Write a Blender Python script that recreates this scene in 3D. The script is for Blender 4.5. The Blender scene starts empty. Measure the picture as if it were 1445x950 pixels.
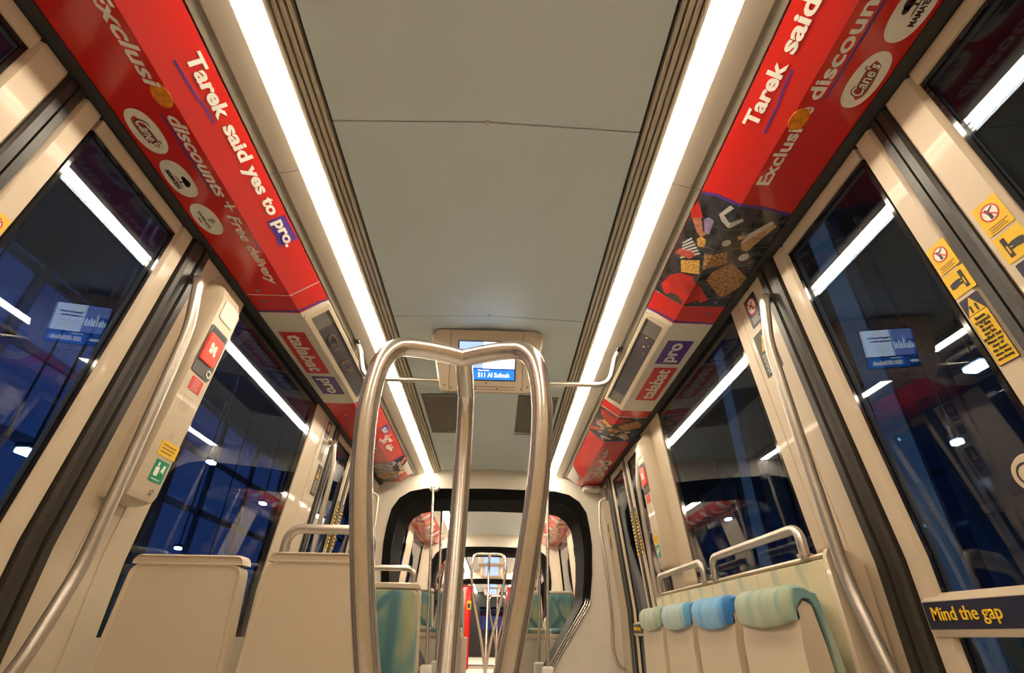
import bpy, bmesh, math, random
from mathutils import Vector, Matrix
random.seed(7)
SC = bpy.context.scene
COL = SC.collection
# ---------------------------------------------------------------- camera, world, exposure
cd = bpy.data.cameras.new('camera'); cam = bpy.data.objects.new('camera', cd); COL.objects.link(cam)
cd.sensor_fit = 'HORIZONTAL'; cd.sensor_width = 36.0; cd.lens = 705.0/1445.0*36.0
cd.clip_start = 0.02; cd.clip_end = 200
YAW, PITCH, ROLL = math.radians(1.423), math.radians(30.92), math.radians(0.965)
fw = Vector((math.sin(YAW)*math.cos(PITCH), math.cos(YAW)*math.cos(PITCH), math.sin(PITCH)))
rt = Vector((math.cos(YAW), -math.sin(YAW), 0)); up = rt.cross(fw)
r2 = rt*math.cos(ROLL)+up*math.sin(ROLL); u2 = up*math.cos(ROLL)-rt*math.sin(ROLL)
m = Matrix((r2, u2, -fw)).transposed().to_4x4(); m.translation = Vector((0.068, 0, 0.80))
cam.matrix_world = m
SC.camera = cam
SC.view_settings.view_transform = 'Standard'; SC.view_settings.look = 'None'
SC.view_settings.gamma = 1.0; SC.view_settings.use_curve_mapping = False
SC.view_settings.exposure = 0.22
SC.cycles.use_denoising = True
SC.cycles.max_bounces = 10; SC.cycles.transparent_max_bounces = 16
SC.cycles.caustics_reflective = False
wd = bpy.data.worlds.new('night'); SC.world = wd; wd.use_nodes = True
wd.node_tree.nodes['Background'].inputs[0].default_value = (0.015, 0.025, 0.06, 1)
wd.node_tree.nodes['Background'].inputs[1].default_value = 0.35
STRIP = 36.0                                  # radiance of the light strips
STRIP_COL = (1.0, 0.86, 0.66)

# ---------------------------------------------------------------- materials
MATS = {}
def mat(name, col, rough=0.5, metal=0.0, var=0.05, scale=30.0, bump=0.0, emit=None, es=0.0, coat=0.0, spec=0.5):
    if name in MATS: return MATS[name]
    mt = bpy.data.materials.new(name); mt.use_nodes = True
    nt = mt.node_tree; b = nt.nodes['Principled BSDF']
    b.inputs['Roughness'].default_value = rough; b.inputs['Metallic'].default_value = metal
    b.inputs['Coat Weight'].default_value = coat; b.inputs['Specular IOR Level'].default_value = spec
    tc = nt.nodes.new('ShaderNodeTexCoord'); nz = nt.nodes.new('ShaderNodeTexNoise')
    nz.inputs['Scale'].default_value = scale; nz.inputs['Detail'].default_value = 3
    nt.links.new(tc.outputs['Object'], nz.inputs['Vector'])
    rp = nt.nodes.new('ShaderNodeValToRGB')
    lo = tuple(max(0, c*(1-var)) for c in col)+(1,); hi = tuple(min(1, c*(1+var)) for c in col)+(1,)
    rp.color_ramp.elements[0].position = .3; rp.color_ramp.elements[1].position = .7
    rp.color_ramp.elements[0].color = lo; rp.color_ramp.elements[1].color = hi
    nt.links.new(nz.outputs['Fac'], rp.inputs['Fac']); nt.links.new(rp.outputs['Color'], b.inputs['Base Color'])
    if bump:
        bp = nt.nodes.new('ShaderNodeBump'); bp.inputs['Strength'].default_value = bump; bp.inputs['Distance'].default_value = .002
        nt.links.new(nz.outputs['Fac'], bp.inputs['Height']); nt.links.new(bp.outputs['Normal'], b.inputs['Normal'])
    if emit:
        b.inputs['Emission Color'].default_value = tuple(emit)+(1,); b.inputs['Emission Strength'].default_value = es
    MATS[name] = mt; return mt
def fabric(name, stops, scale=6.0, dist=2.0, stretch=(1, 1, .45), veins=None):
    mt = bpy.data.materials.new(name); mt.use_nodes = True
    nt = mt.node_tree; b = nt.nodes['Principled BSDF']; L = nt.links.new
    b.inputs['Roughness'].default_value = .9; b.inputs['Sheen Weight'].default_value = .3
    tc = nt.nodes.new('ShaderNodeTexCoord'); mp = nt.nodes.new('ShaderNodeMapping'); mp.inputs['Scale'].default_value = stretch
    L(tc.outputs['Object'], mp.inputs['Vector'])
    nz = nt.nodes.new('ShaderNodeTexNoise'); nz.inputs['Scale'].default_value = scale; nz.inputs['Detail'].default_value = 1.5; nz.inputs['Distortion'].default_value = dist*.3
    L(mp.outputs['Vector'], nz.inputs['Vector'])
    rp = nt.nodes.new('ShaderNodeValToRGB'); els = rp.color_ramp.elements
    while len(els) < len(stops): els.new(.5)
    for e, (p, c) in zip(els, stops): e.position = p; e.color = tuple(c)+(1,)
    L(nz.outputs['Fac'], rp.inputs['Fac']); out = rp.outputs['Color']
    if veins:
        vo = nt.nodes.new('ShaderNodeTexVoronoi'); vo.feature = 'DISTANCE_TO_EDGE'; vo.inputs['Scale'].default_value = scale*.55
        L(mp.outputs['Vector'], vo.inputs['Vector'])
        r2_ = nt.nodes.new('ShaderNodeValToRGB'); r2_.color_ramp.elements[0].position = .02; r2_.color_ramp.elements[1].position = .06
        r2_.color_ramp.elements[0].color = (1, 1, 1, 1); r2_.color_ramp.elements[1].color = (0, 0, 0, 1)
        L(vo.outputs['Distance'], r2_.inputs['Fac'])
        mx = nt.nodes.new('ShaderNodeMixRGB'); mx.inputs[2].default_value = tuple(veins)+(1,)
        L(r2_.outputs['Color'], mx.inputs[0]); L(out, mx.inputs[1]); out = mx.outputs[0]
    L(out, b.inputs['Base Color'])
    n2 = nt.nodes.new('ShaderNodeTexNoise'); n2.inputs['Scale'].default_value = 900
    bp = nt.nodes.new('ShaderNodeBump'); bp.inputs['Strength'].default_value = .25; bp.inputs['Distance'].default_value = .001
    L(n2.outputs['Fac'], bp.inputs['Height']); L(bp.outputs['Normal'], b.inputs['Normal'])
    MATS[name] = mt; return mt
def glass(name, tint, f0):
    mt = bpy.data.materials.new(name); mt.use_nodes = True
    nt = mt.node_tree; nt.nodes.clear(); L = nt.links.new
    o = nt.nodes.new('ShaderNodeOutputMaterial'); mx = nt.nodes.new('ShaderNodeMixShader')
    t = nt.nodes.new('ShaderNodeBsdfTransparent'); t.inputs[0].default_value = tuple(tint)+(1,)
    g = nt.nodes.new('ShaderNodeBsdfGlossy'); g.inputs['Roughness'].default_value = 0.0; g.inputs[0].default_value = (.95, .97, 1, 1)
    lw = nt.nodes.new('ShaderNodeLayerWeight'); lw.inputs[0].default_value = .5
    p = nt.nodes.new('ShaderNodeMath'); p.operation = 'POWER'; p.inputs[1].default_value = 5
    ma = nt.nodes.new('ShaderNodeMath'); ma.operation = 'MULTIPLY_ADD'; ma.inputs[1].default_value = .9; ma.inputs[2].default_value = f0
    L(lw.outputs['Facing'], p.inputs[0]); L(p.outputs[0], ma.inputs[0]); L(ma.outputs[0], mx.inputs[0])
    L(t.outputs[0], mx.inputs[1]); L(g.outputs[0], mx.inputs[2]); L(mx.outputs[0], o.inputs[0])
    MATS[name] = mt; return mt
CREAM = mat('cream_plastic', (.60, .49, .355), .38, var=.02, scale=8, coat=.15)
CREAMD = mat('cream_wall_panel', (.56, .46, .335), .42, var=.03, scale=5)
COVER = mat('light_cover_paint', (.50, .43, .35), .45, var=.02, scale=6)
WHITEP = mat('white_plastic', (.74, .68, .58), .4, var=.02, scale=10)
BULK = mat('bulkhead_white_laminate', (.70, .64, .54), .45, var=.03, scale=14)
CEIL = mat('ceiling_grey_laminate', (.66, .76, .79), .5, var=.02, scale=3)
GROOVE = mat('dark_groove', (.03, .03, .028), .7)
TRIMB = mat('beige_aluminium_trim', (.60, .53, .42), .4, metal=.15, var=.03)
RUBBER = mat('black_rubber', (.028, .024, .02), .33, var=.2, scale=60, spec=.6)
BELLOW = mat('bellows_rubber', (.006, .0055, .005), .55, var=.2, scale=40)
FRIT = mat('black_glass_border', (.012, .011, .012), .06, spec=.6)
STEEL = mat('brushed_steel', (.78, .73, .66), .27, metal=1.0, var=.05, scale=120)
STEELR = mat('satin_grey_tube', (.58, .53, .46), .33, metal=.85, var=.04, scale=90)
RED = mat('advert_red', (.62, .018, .014), .22, var=.03, scale=4, coat=.3)
WHITEI = mat('white_ink', (.88, .84, .76), .4)
PURPLE = mat('purple_ink', (.085, .03, .26), .35)
BLACKI = mat('black_ink', (.02, .02, .025), .5)
NAVY = mat('navy_ink', (.012, .012, .035), .4)
YELLOW = mat('yellow_sticker', (.80, .50, .01), .45, var=.03)
REDI = mat('red_ink', (.65, .03, .03), .45)
GREEN = mat('green_sticker', (.0, .26, .12), .45)
GREYI = mat('grey_ink', (.16, .14, .12), .5)
YELI = mat('yellow_ink', (.85, .55, .02), .45)
FOODBG = mat('advert_dark_photo', (.035, .033, .037), .2, var=.7, scale=22, coat=.3)
FRIES = mat('print_fries', (.55, .30, .07), .3, var=.75, scale=140)
TRAY = mat('print_food', (.38, .19, .07), .3, var=.95, scale=110)
SKIN = mat('print_skin', (.42, .17, .09), .3, var=.4, scale=50)
SKIN2 = mat('print_hand_red', (.40, .07, .05), .3, var=.6, scale=50)
LAV = mat('print_lavender', (.30, .22, .38), .3, var=.3, scale=50)
TAN = mat('print_sandwich', (.48, .29, .13), .3, var=.4, scale=70)
PWHITE = mat('print_white', (.55, .52, .50), .3, var=.1)
JACKET = mat('print_red_jacket', (.50, .02, .015), .3, var=.35, scale=14)
DARK2 = mat('print_dark_olive', (.06, .05, .04), .3, var=.3)
NUGGET = mat('print_nugget', (.78, .25, .015), .3, var=.25, scale=60)
LEDW = mat('display_window', (.16, .145, .13), .12, var=.1)
LEDD = mat('display_dark_matrix', (.07, .065, .075), .25, var=.2, scale=300)
LEDT = mat('display_faint_text', (.125, .075, .065), .4)
LEDO = mat('display_lit_dot', (.8, .3, .05), .4, emit=(1, .45, .1), es=1.2)
BEZ = mat('bezel_grey', (.10, .09, .085), .3)
REDB = mat('red_button', (.75, .04, .025), .3, emit=(1, .06, .03), es=.55)
FLOORM = mat('floor_vinyl', (.64, .62, .57), .45, var=.25, scale=200)
PODM = mat('podium_panel', (.42, .36, .29), .45, var=.04)
DIFF = mat('light_diffuser', (.9, .88, .84), .4, emit=STRIP_COL, es=STRIP)
DIFF2 = mat('light_diffuser_rib', (.9, .88, .84), .4, emit=STRIP_COL, es=STRIP*.045)
VENTM = mat('vent_dark', (.045, .04, .035), .6)
SLAT = mat('vent_slat', (.27, .245, .20), .5)
SCR_B = mat('screen_blue', (.01, .02, .06), .2, emit=(.02, .22, .85), es=1.2)
SCR_W = mat('screen_white', (.1, .1, .1), .2, emit=(.80, .90, 1.0), es=2.8)
SCR_L = mat('screen_lavender', (.1, .1, .1), .2, emit=(.30, .42, .95), es=1.5)
SCR_D = mat('screen_deep_blue', (.01, .02, .05), .2, emit=(.02, .10, .42), es=.9)
SCR_T = mat('screen_letters', (.1, .1, .1), .2, emit=(1, 1, 1), es=1.6)
PANE = glass('night_glass', (.62, .70, .82), .055)
FAB_T = fabric('teal_leaf_fabric', [(.34, (.09, .20, .20)), (.47, (.15, .27, .25)), (.57, (.33, .34, .20)), (.70, (.42, .39, .23))], 4.5, .3, (1, 1, .7), (.07, .17, .19))
FAB_C = fabric('cream_teal_fabric', [(.26, (.12, .27, .26)), (.37, (.34, .40, .28)), (.44, (.68, .58, .35)), (.7, (.70, .60, .38))], 6, 1.2, (1, 1, .22))
FAB_G = fabric('pale_green_fabric', [(.36, (.16, .31, .31)), (.46, (.34, .42, .30)), (.62, (.44, .47, .33))], 9, 1, (1, 1, .3))
FAB_LB = fabric('pale_blue_fabric', [(.38, (.10, .30, .52)), (.50, (.30, .45, .47)), (.66, (.36, .47, .42))], 9, 1, (1, 1, .25))
FAB_B = fabric('bright_blue_fabric', [(.38, (.03, .17, .46)), (.48, (.07, .31, .64)), (.66, (.16, .42, .66))], 9, 1, (1, 1, .25))

# ---------------------------------------------------------------- mesh builder
WL = {}
class MB:
    def __init__(s): s.bm = bmesh.new(); s.subs = []
    def loft(s, loops, cap=True, closed=True):
        vs = [[s.bm.verts.new(p) for p in lp] for lp in loops]
        n = len(vs[0])
        for a, b in zip(vs[:-1], vs[1:]):
            for i in range(n if closed else n-1):
                j = (i+1) % n
                try: s.bm.faces.new((a[i], a[j], b[j], b[i]))
                except ValueError: pass
        if cap and closed:
            s.bm.faces.new(list(reversed(vs[0]))); s.bm.faces.new(vs[-1])
        return s
    def box(s, lo, hi, bev=0.0, seg=2):
        (x0, y0, z0), (x1, y1, z1) = lo, hi
        t = bmesh.new(); bmesh.ops.create_cube(t, size=1)
        for v in t.verts: v.co = Vector(((x0+x1)/2+v.co.x*(x1-x0), (y0+y1)/2+v.co.y*(y1-y0), (z0+z1)/2+v.co.z*(z1-z0)))
        if bev: bmesh.ops.bevel(t, geom=t.edges[:], offset=bev, segments=seg, affect='EDGES', profile=.5)
        s.add(t); return s
    def add(s, t):
        me = bpy.data.meshes.new('tmp'); t.to_mesh(me); t.free(); s.bm.from_mesh(me); bpy.data.meshes.remove(me)
    def poly(s, F, pts, h0, h1):
        return s.loft([[F.p(a, b, h0) for a, b in pts], [F.p(a, b, h1) for a, b in pts]])
    def prism_y(s, pts, y0, y1):
        return s.loft([[(x, y0, z) for x, z in pts], [(x, y1, z) for x, z in pts]])
    def tube(s, path, r, n=14, fil=0.0, closed=False):
        P = fillet([Vector(p) for p in path], fil) if fil else [Vector(p) for p in path]
        loops = []; prev = None
        for i, p in enumerate(P):
            if closed: t = (P[(i+1) % len(P)]-P[i-1]).normalized()
            else: t = (P[min(i+1, len(P)-1)]-P[max(i-1, 0)]).normalized()
            if prev is None:
                a = Vector((0, 0, 1)) if abs(t.z) < .9 else Vector((1, 0, 0)); nrm = (a-t*a.dot(t)).normalized()
            else: nrm = (prev-t*prev.dot(t)).normalized()
            prev = nrm; bn = t.cross(nrm)
            rr_ = r[i] if isinstance(r, (list, tuple)) else r
            loops.append([p+(nrm*math.cos(2*math.pi*k/n)+bn*math.sin(2*math.pi*k/n))*rr_ for k in range(n)])
        if closed: loops.append(loops[0])
        return s.loft(loops, cap=not closed)
    def cyl(s, a, b, r, n=16): return s.tube([a, b], r, n)
    def build(s, name, m_, parent=None, sharp=.6):
        if s.subs:
            if len(s.bm.verts) or len(s.subs) > 5 or len(s.subs) == 1 or 'logo' in name:
                for q in s.subs:
                    me = bpy.data.meshes.new('tmp'); q.bm.to_mesh(me); s.bm.from_mesh(me); bpy.data.meshes.remove(me)
                s.subs = []
            else:
                for q in s.subs: r = q.build(name, m_, parent)
                return r
        bmesh.ops.recalc_face_normals(s.bm, faces=s.bm.faces[:])
        if parent is None:
            xs = [v.co.x for v in s.bm.verts]; ys = [v.co.y for v in s.bm.verts]; zs = [v.co.z for v in s.bm.verts]
            o0 = Vector(((min(xs)+max(xs))/2, (min(ys)+max(ys))/2, min(zs)))
        else: o0 = WL[parent.name]
        for v in s.bm.verts: v.co -= o0
        me = bpy.data.meshes.new(name); s.bm.to_mesh(me); s.bm.free()
        for p in me.polygons: p.use_smooth = True
        me.set_sharp_from_angle(angle=sharp)
        me.materials.append(m_)
        o = bpy.data.objects.new(name, me); COL.objects.link(o)
        if parent is None: o.location = o0
        else: o.parent = parent
        WL[o.name] = o0.copy(); return o
def fillet(P, rad, n=7):
    out = [P[0]]
    for i in range(1, len(P)-1):
        a, b, c = P[i-1], P[i], P[i+1]
        d1, d2 = (a-b), (c-b); l = min(rad, d1.length*.48, d2.length*.48)
        p0, p2 = b+d1.normalized()*l, b+d2.normalized()*l
        for k in range(n+1):
            t = k/n; out.append(p0*(1-t)**2+b*2*t*(1-t)+p2*t*t)
    out.append(P[-1]); return out
def smooth_path(P, n=8):
    P = [Vector(p) for p in P]; Q = [P[0]*2-P[1]]+P+[P[-1]*2-P[-2]]; out = []
    for i in range(1, len(Q)-2):
        a, b, c, d = Q[i-1:i+3]
        for k in range(n):
            t = k/n; out.append(.5*((2*b)+(c-a)*t+(2*a-5*b+4*c-d)*t*t+(3*b-a-3*c+d)*t**3))
    out.append(P[-1]); return out
def smooth_loop(P, n=4):
    N = len(P); out = []
    for i in range(N):
        a, b, c, d = (Vector(P[(i+k) % N]) for k in (-1, 0, 1, 2))
        for k in range(n):
            t = k/n; q = .5*((2*b)+(c-a)*t+(2*a-5*b+4*c-d)*t*t+(3*b-a-3*c+d)*t**3); out.append((q.x, q.y))
    return out
class Fr:
    def __init__(s, o, u, v): s.o = Vector(o); s.u = Vector(u).normalized(); s.v = Vector(v).normalized(); s.n = s.u.cross(s.v)
    def p(s, a, b, c=0): return s.o+s.u*a+s.v*b+s.n*c
    def at(s, a, b, c=0): return Fr(s.p(a, b, c), s.u, s.v)
def rr(x0, y0, x1, y1, r=0, n=4):
    if not r: return [(x0, y0), (x1, y0), (x1, y1), (x0, y1)]
    o = []
    for cx, cy, a in ((x1-r, y0+r, -90), (x1-r, y1-r, 0), (x0+r, y1-r, 90), (x0+r, y0+r, 180)):
        for k in range(n+1):
            t = math.radians(a+90*k/n); o.append((cx+r*math.cos(t), cy+r*math.sin(t)))
    return o
def ell(cx, cy, a, b, n=32, e=2.0, rot=0.0):
    o = []
    for k in range(n):
        t = 2*math.pi*k/n; c, s_ = math.cos(t), math.sin(t)
        x, y = a*math.copysign(abs(c)**(2/e), c), b*math.copysign(abs(s_)**(2/e), s_)
        o.append((cx+x*math.cos(rot)-y*math.sin(rot), cy+x*math.sin(rot)+y*math.cos(rot)))
    return o
def band(pts_a, pts_b): return pts_a+list(reversed(pts_b))
def ring(mb, F, cx, cy, r0, r1, h0, h1, n=32):
    A = ell(cx, cy, r0, r0, n); B = ell(cx, cy, r1, r1, n)
    mb.loft([[F.p(a, b, h0) for a, b in A], [F.p(a, b, h1) for a, b in A], [F.p(a, b, h1) for a, b in B], [F.p(a, b, h0) for a, b in B], [F.p(a, b, h0) for a, b in A]], cap=False)
def text(mb, F, s, size, x=0, y=0, h=.0012, bold=0.0, shear=0.0, align='LEFT', width=None, space=1.0):
    cu = bpy.data.curves.new('lettering_source', 'FONT'); cu.body = s; cu.size = size; cu.offset = bold*size; cu.shear = shear
    cu.align_x = align; cu.resolution_u = 3; cu.space_character = space; cu.extrude = h*.45
    o = bpy.data.objects.new('lettering_source', cu); COL.objects.link(o)
    dg = bpy.context.evaluated_depsgraph_get(); dg.update()
    me = bpy.data.meshes.new_from_object(o.evaluated_get(dg))
    bpy.data.objects.remove(o); bpy.data.curves.remove(cu)
    k = 1.0
    if width and len(me.vertices):
        xs = [v.co.x for v in me.vertices]; w = max(xs)-min(xs); k = width/w
    for v in me.vertices:
        a, b, c = v.co; v.co = F.p(x+a*k, y+b, h*.55+c)
    q = MB(); q.bm.from_mesh(me); bpy.data.meshes.remove(me); mb.subs.append(q); return mb

# ---------------------------------------------------------------- object roles
def tag(o, label, cat, group=None):
    o['label'] = label; o['category'] = cat
    if group: o['group'] = group
    return o
def struct(o, label, cat='tram interior'):
    o['kind'] = 'structure'; o['label'] = label; o['category'] = cat; return o
def empty(name, loc, label, cat, group=None):
    o = bpy.data.objects.new(name, None); COL.objects.link(o); o.location = loc; o.empty_display_size = .05
    WL[o.name] = Vector(loc); tag(o, label, cat, group); return o

# ---------------------------------------------------------------- wall surface helpers (walls lean inwards above z=1)
def WX(z): return 1.22-.09*max(0.0, z-1.0)
def wp(s, y, z, off=0.0): return Vector((s*(WX(z)-off), y, z))
def zl(z0, z1): return [z0]+([1.0] if z0 < 1.0 < z1 else [])+[z1]
def slab(mb, s, y0, y1, z0, z1, oi, oo):          # oi inner face offset, oo outer (behind, positive outward)
    Z = zl(z0, z1)
    pts = [(s*(WX(z)-oi), z) for z in Z]+[(s*(WX(z)+oo), z) for z in reversed(Z)]
    return mb.prism_y(pts, y0, y1)
def stile(mb, s, sec, z0, z1):                     # sec: (y, offset) closed section carried up the wall
    return mb.loft([[wp(s, y, z, o) for y, o in sec] for z in zl(z0, z1)])
def WF(s, y, z, off=0.0):                          # frame on the wall as read from inside
    v = Vector((-s*.09, 0, 1)) if z > 1.0 else Vector((0, 0, 1))
    return Fr(wp(s, y, z, off), (0, -s, 0), v)
SIDE = {-1: 'left', 1: 'right'}

# ================================================================ SETTING: shell
struct(MB().box((-1.3, -1.7, -.06), (1.3, 5.15, 0)).build('floor', FLOORM), 'grey vinyl floor of the near tram section')
struct(MB().box((-1.3, -1.74, 0), (1.3, -1.7, 2.4)).build('wall_back', CREAMD), 'cream wall added to close the unseen tram behind the viewer')  # added, unseen wall that closes the lit shell; the tram itself continues here
cg = MB().box((-1.3, -1.7, 2.33), (1.3, 5.15, 2.40)).build('ceiling', CEIL)
struct(cg, 'pale grey tram ceiling of shallow folded panels', 'ceiling')
seams = [-1.7, -.10, 1.07, 2.25, 3.16, 4.25, 5.15]
for a, b in zip(seams[:-1], seams[1:]):
    p = MB(); g = .0025
    p.prism_y([(-.51, 2.252), (0, 2.276), (.51, 2.252), (.51, 2.262), (0, 2.288), (-.51, 2.262)], a+g, b-g)
    p.build('ceiling_panel', CEIL, cg)
p = MB()
for y in seams[2:5]:
    p.cyl((0, y, 2.279), (0, y, 2.272), .008, 12)
p.build('panel_screw', TRIMB, cg)
p = MB(); p.prism_y([(-.52, 2.29), (.52, 2.29), (.52, 2.325), (-.52, 2.325)], -1.7, 5.15); p.build('seam_backing', GROOVE, cg)
n = 0
for s in (-1, 1):
    n += 1
    p = MB()
    p.prism_y([(s*.512, 2.270), (s*.590, 2.262), (s*.590, 2.33), (s*.512, 2.33)], -1.7, 5.15)
    t = p.build('trim_%d' % n, GROOVE); struct(t, 'dark slotted groove beside the %s light strip' % SIDE[s], 'trim')
    p = MB()
    for a, b, z in ((.521, .534, 2.240), (.538, .553, 2.234), (.557, .571, 2.228), (.575, .590, 2.222)):
        p.prism_y([(s*a, z+.004), (s*(a+.003), z), (s*(b-.003), z), (s*b, z+.004), (s*b, 2.30), (s*a, 2.30)], -1.7, 5.14)
    p.build('trim_rail', TRIMB, t)

# ================================================================ SETTING: walls, doors, windows
def pane(s, y0, y1, z0, z1, parent, name='pane', o=.018):
    p = MB(); slab(p, s, y0, y1, z0, z1, -o, o+.006); return p.build(name, PANE, parent)
DOORN = [0]
def leaf(s, y0, y1, g0, g1, seal_at, sign=None, label=''):
    DOORN[0] += 1
    zt, gt, gb = 2.088, 2.043, .912
    p = MB(); c = .012; d = -.045
    stile(p, s, [(y0, d), (y0, -c), (y0+c, 0), (g0-.014, 0), (g0, -.018), (g0, d)], .06, zt)
    stile(p, s, [(g1, d), (g1, -.018), (g1+.014, 0), (y1-c, 0), (y1, -c), (y1, d)], .06, zt)
    slab(p, s, g0, g1, gt, zt, -.002, .045)
    slab(p, s, g0, g1, .06, .16, -.002, .045)
    fr = p.build('door_%d' % DOORN[0], CREAM); struct(fr, label, 'tram door')
    pane(s, g0-.004, g1+.004, gb, gt+.004, fr)
    pane(s, g0-.004, g1+.004, .155, .812, fr, 'lower_pane')
    p = MB(); e = .02                                # black glazing bead round the panes
    for a, b, z0, z1 in ((g0, g0+.012, gb, gt), (g1-.012, g1, gb, gt), (g0, g1, gt-.014, gt), (g0, g0+.012, .16, .81), (g1-.012, g1, .16, .81)):
        slab(p, s, a, b, z0, z1, -.009, .017)
    p.build('glazing_bead', FRIT, fr)
    p = MB()                                         # crossbar with sloping ledge
    def X(o): return s*(1.22-o)
    p.prism_y([(X(-.03), .815), (X(.004), .813), (X(.012), .826), (X(.012), .893), (X(-.012), .912), (X(-.03), .912)], g0-.056, g1+.056)
    cb = p.build('crossbar', CREAM, fr)
    F = WF(s, (g0+g1)/2, .86, .0125); w = (g1-g0)/2+.052
    MB().poly(F, rr(-w, -.031, w, .031), 0, .0012).build('sign_plate', NAVY, fr)
    if sign:
        tm = MB(); text(tm, F, 'Mind the gap', .043, x=-w+.020, y=-.011, h=.003, bold=.004, width=.205)
        tm.build('lettering', YELI, fr)
    if seal_at is not None:
        a, b = seal_at; p = MB(); mdl = (a+b)/2
        stile(p, s, [(a, -.045), (a, -.004), (a+.006, .004), (mdl-.003, .004), (mdl-.001, -.02), (mdl-.001, -.045)], .06, zt+.004)
        stile(p, s, [(mdl+.001, -.045), (mdl+.001, -.02), (mdl+.003, .004), (b-.006, .004), (b, -.004), (b, -.045)], .06, zt+.004)
        p.build('rubber_seal', RUBBER, fr)
    return fr
def post(s, y0, y1, parent):
    p = MB(); w = y1-y0
    stile(p, s, [(y0, -.04), (y0, .006), (y0+.010, .016), (y0+w*.42, .018), (y0+w*.46, .008), (y0+w*.54, .008), (y0+w*.58, .020), (y1-.012, .020), (y1, .008), (y1, -.04)], .02, 2.092)
    p.build('rubber_post', RUBBER, parent)
leaves = {}
for s in (-1, 1):
    nm = SIDE[s]
    a = leaf(s, .24, .842, .32, .742, (.842, .902), True, 'cream sliding door leaf nearest the viewer on the %s side' % nm)
    b = leaf(s, .902, 1.497, .978, 1.415, None, True, 'glazed sliding door leaf beside the %s front pillar with its large dark pane' % nm)
    post(s, 1.500, 1.598, b); post(s, .14, .238, a)
    c = leaf(s, 3.60, 4.085, 3.66, 4.02, (4.085, 4.145), True, 'far door leaf next to the %s far pillar' % nm)
    post(s, 3.515, 3.598, c)
    d = leaf(s, 4.145, 4.665, 4.21, 4.60, None, True, 'farthest door leaf on the %s side by the gangway wall' % nm)
    post(s, 4.667, 4.80, d)
    leaves[s] = (a, b, c, d)
for s in (-1, 1):
    W0 = 1.94 if s < 0 else 1.885
    p = MB()
    slab(p, s, -1.7, .138, .0, 2.088, 0, .06)
    slab(p, s, 1.60, 5.15, .0, .55, .0, .06)
    slab(p, s, 4.802, 5.15, .55, 2.09, 0, .05)
    slab(p, s, W0, 3.085, .55, .775, .0, .05)
    slab(p, s, .14, 5.15, 2.095, 2.33, -.01, .05)
    w = p.build('wall_%s' % nm if False else 'wall_'+SIDE[s], CREAMD); struct(w, 'cream lined %s side wall of the tram' % SIDE[s], 'wall')
    for k, (a, b) in enumerate(((1.60, 1.70), (1.703, 1.815), (1.818, W0-.002), (3.087, 3.29), (3.293, 3.513))):
        p = MB(); stile(p, s, [(a, -.04), (a, -.001), (a+.003, .003), (b-.003, .003), (b, -.001), (b, -.04)], .50, 2.089)
        p.build('pillar_panel', CREAM, w)
    p = MB(); p.prism_y([(s*1.085, 2.094), (s*1.14, 2.094), (s*1.16, 2.13), (s*1.09, 2.13)], -1.7, 5.15); p.build('black_gap_seal', GROOVE, w)
    # window with black printed border
    p = MB(); o0, o1 = -.003, .02
    ya, yb, za, zb = W0, 3.085, .775, 2.090
    slab(p, s, ya, yb, zb-.06, zb, o0, o1); slab(p, s, ya, yb, za, za+.05, o0, o1)
    slab(p, s, ya, ya+.022, za+.05, zb-.06, o0, o1); slab(p, s, yb-.075, yb, za+.05, zb-.06, o0, o1)
    wi = p.build('window_%d' % (1 if s < 0 else 2), FRIT); struct(wi, 'large dark %s side window behind the seats' % SIDE[s], 'window')
    pane(s, ya, yb, za, zb, wi, 'pane', .004)
    # dark backing above and behind the window top edge
# ================================================================ OVERHEAD: light covers, strips
PR = [(.775, 2.185), (.89, 2.10), (1.10, 2.10), (1.102, 2.112), (.894, 2.112), (.782, 2.197)]   # advert panel section
cuts = [-1.3, -.06, 1.254, 2.566, 3.87, 5.13]
NM = ['behind the viewer', 'nearest the viewer', 'before the monitor', 'beside the monitor', 'ending at the gangway wall']
for s in (-1, 1):
    for i, (a, b) in enumerate(zip(cuts[:-1], cuts[1:])):
        L = empty('ceiling_light', (s*.62, (a+b)/2, 2.2), 'warm white strip light segment %s on the %s' % (NM[i], SIDE[s]), 'ceiling light', 'strip light segments along the ceiling')
        p = MB(); p.prism_y([(s*.592, 2.232), (s*.594, 2.223), (s*.598, 2.221), (s*.664, 2.221), (s*.670, 2.224), (s*.670, 2.27), (s*.592, 2.27)], a+.001, b-.001)
        p.build('diffuser', DIFF2, L)
        p = MB()
        for u, v in ((.595, .602), (.612, .630), (.643, .666)): p.prism_y([(s*u, 2.2195), (s*v, 2.2195), (s*v, 2.2225), (s*u, 2.2225)], a+.003, b-.003)
        p.build('bright_tube_line', DIFF, L)
        p = MB(); p.prism_y([(s*.6705, 2.226), (s*.6705, 2.219), (s*.738, 2.2005), (s*.742, 2.202), (s*.742, 2.27), (s*.6705, 2.29)], a+.0015, b-.0015)
        p.build('cover', COVER, L)
        p = MB(); p.prism_y([(s*.743, 2.206), (s*.745, 2.2045), (s*.771, 2.190), (s*.774, 2.192), (s*.774, 2.25), (s*.743, 2.26)], a+.0015, b-.0015)
        p.build('cover_edge', mat('shaded_cover_edge', (.27, .245, .19), .5), L)  # darker tone paints in the shade of the recessed, outward-facing lip
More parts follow.
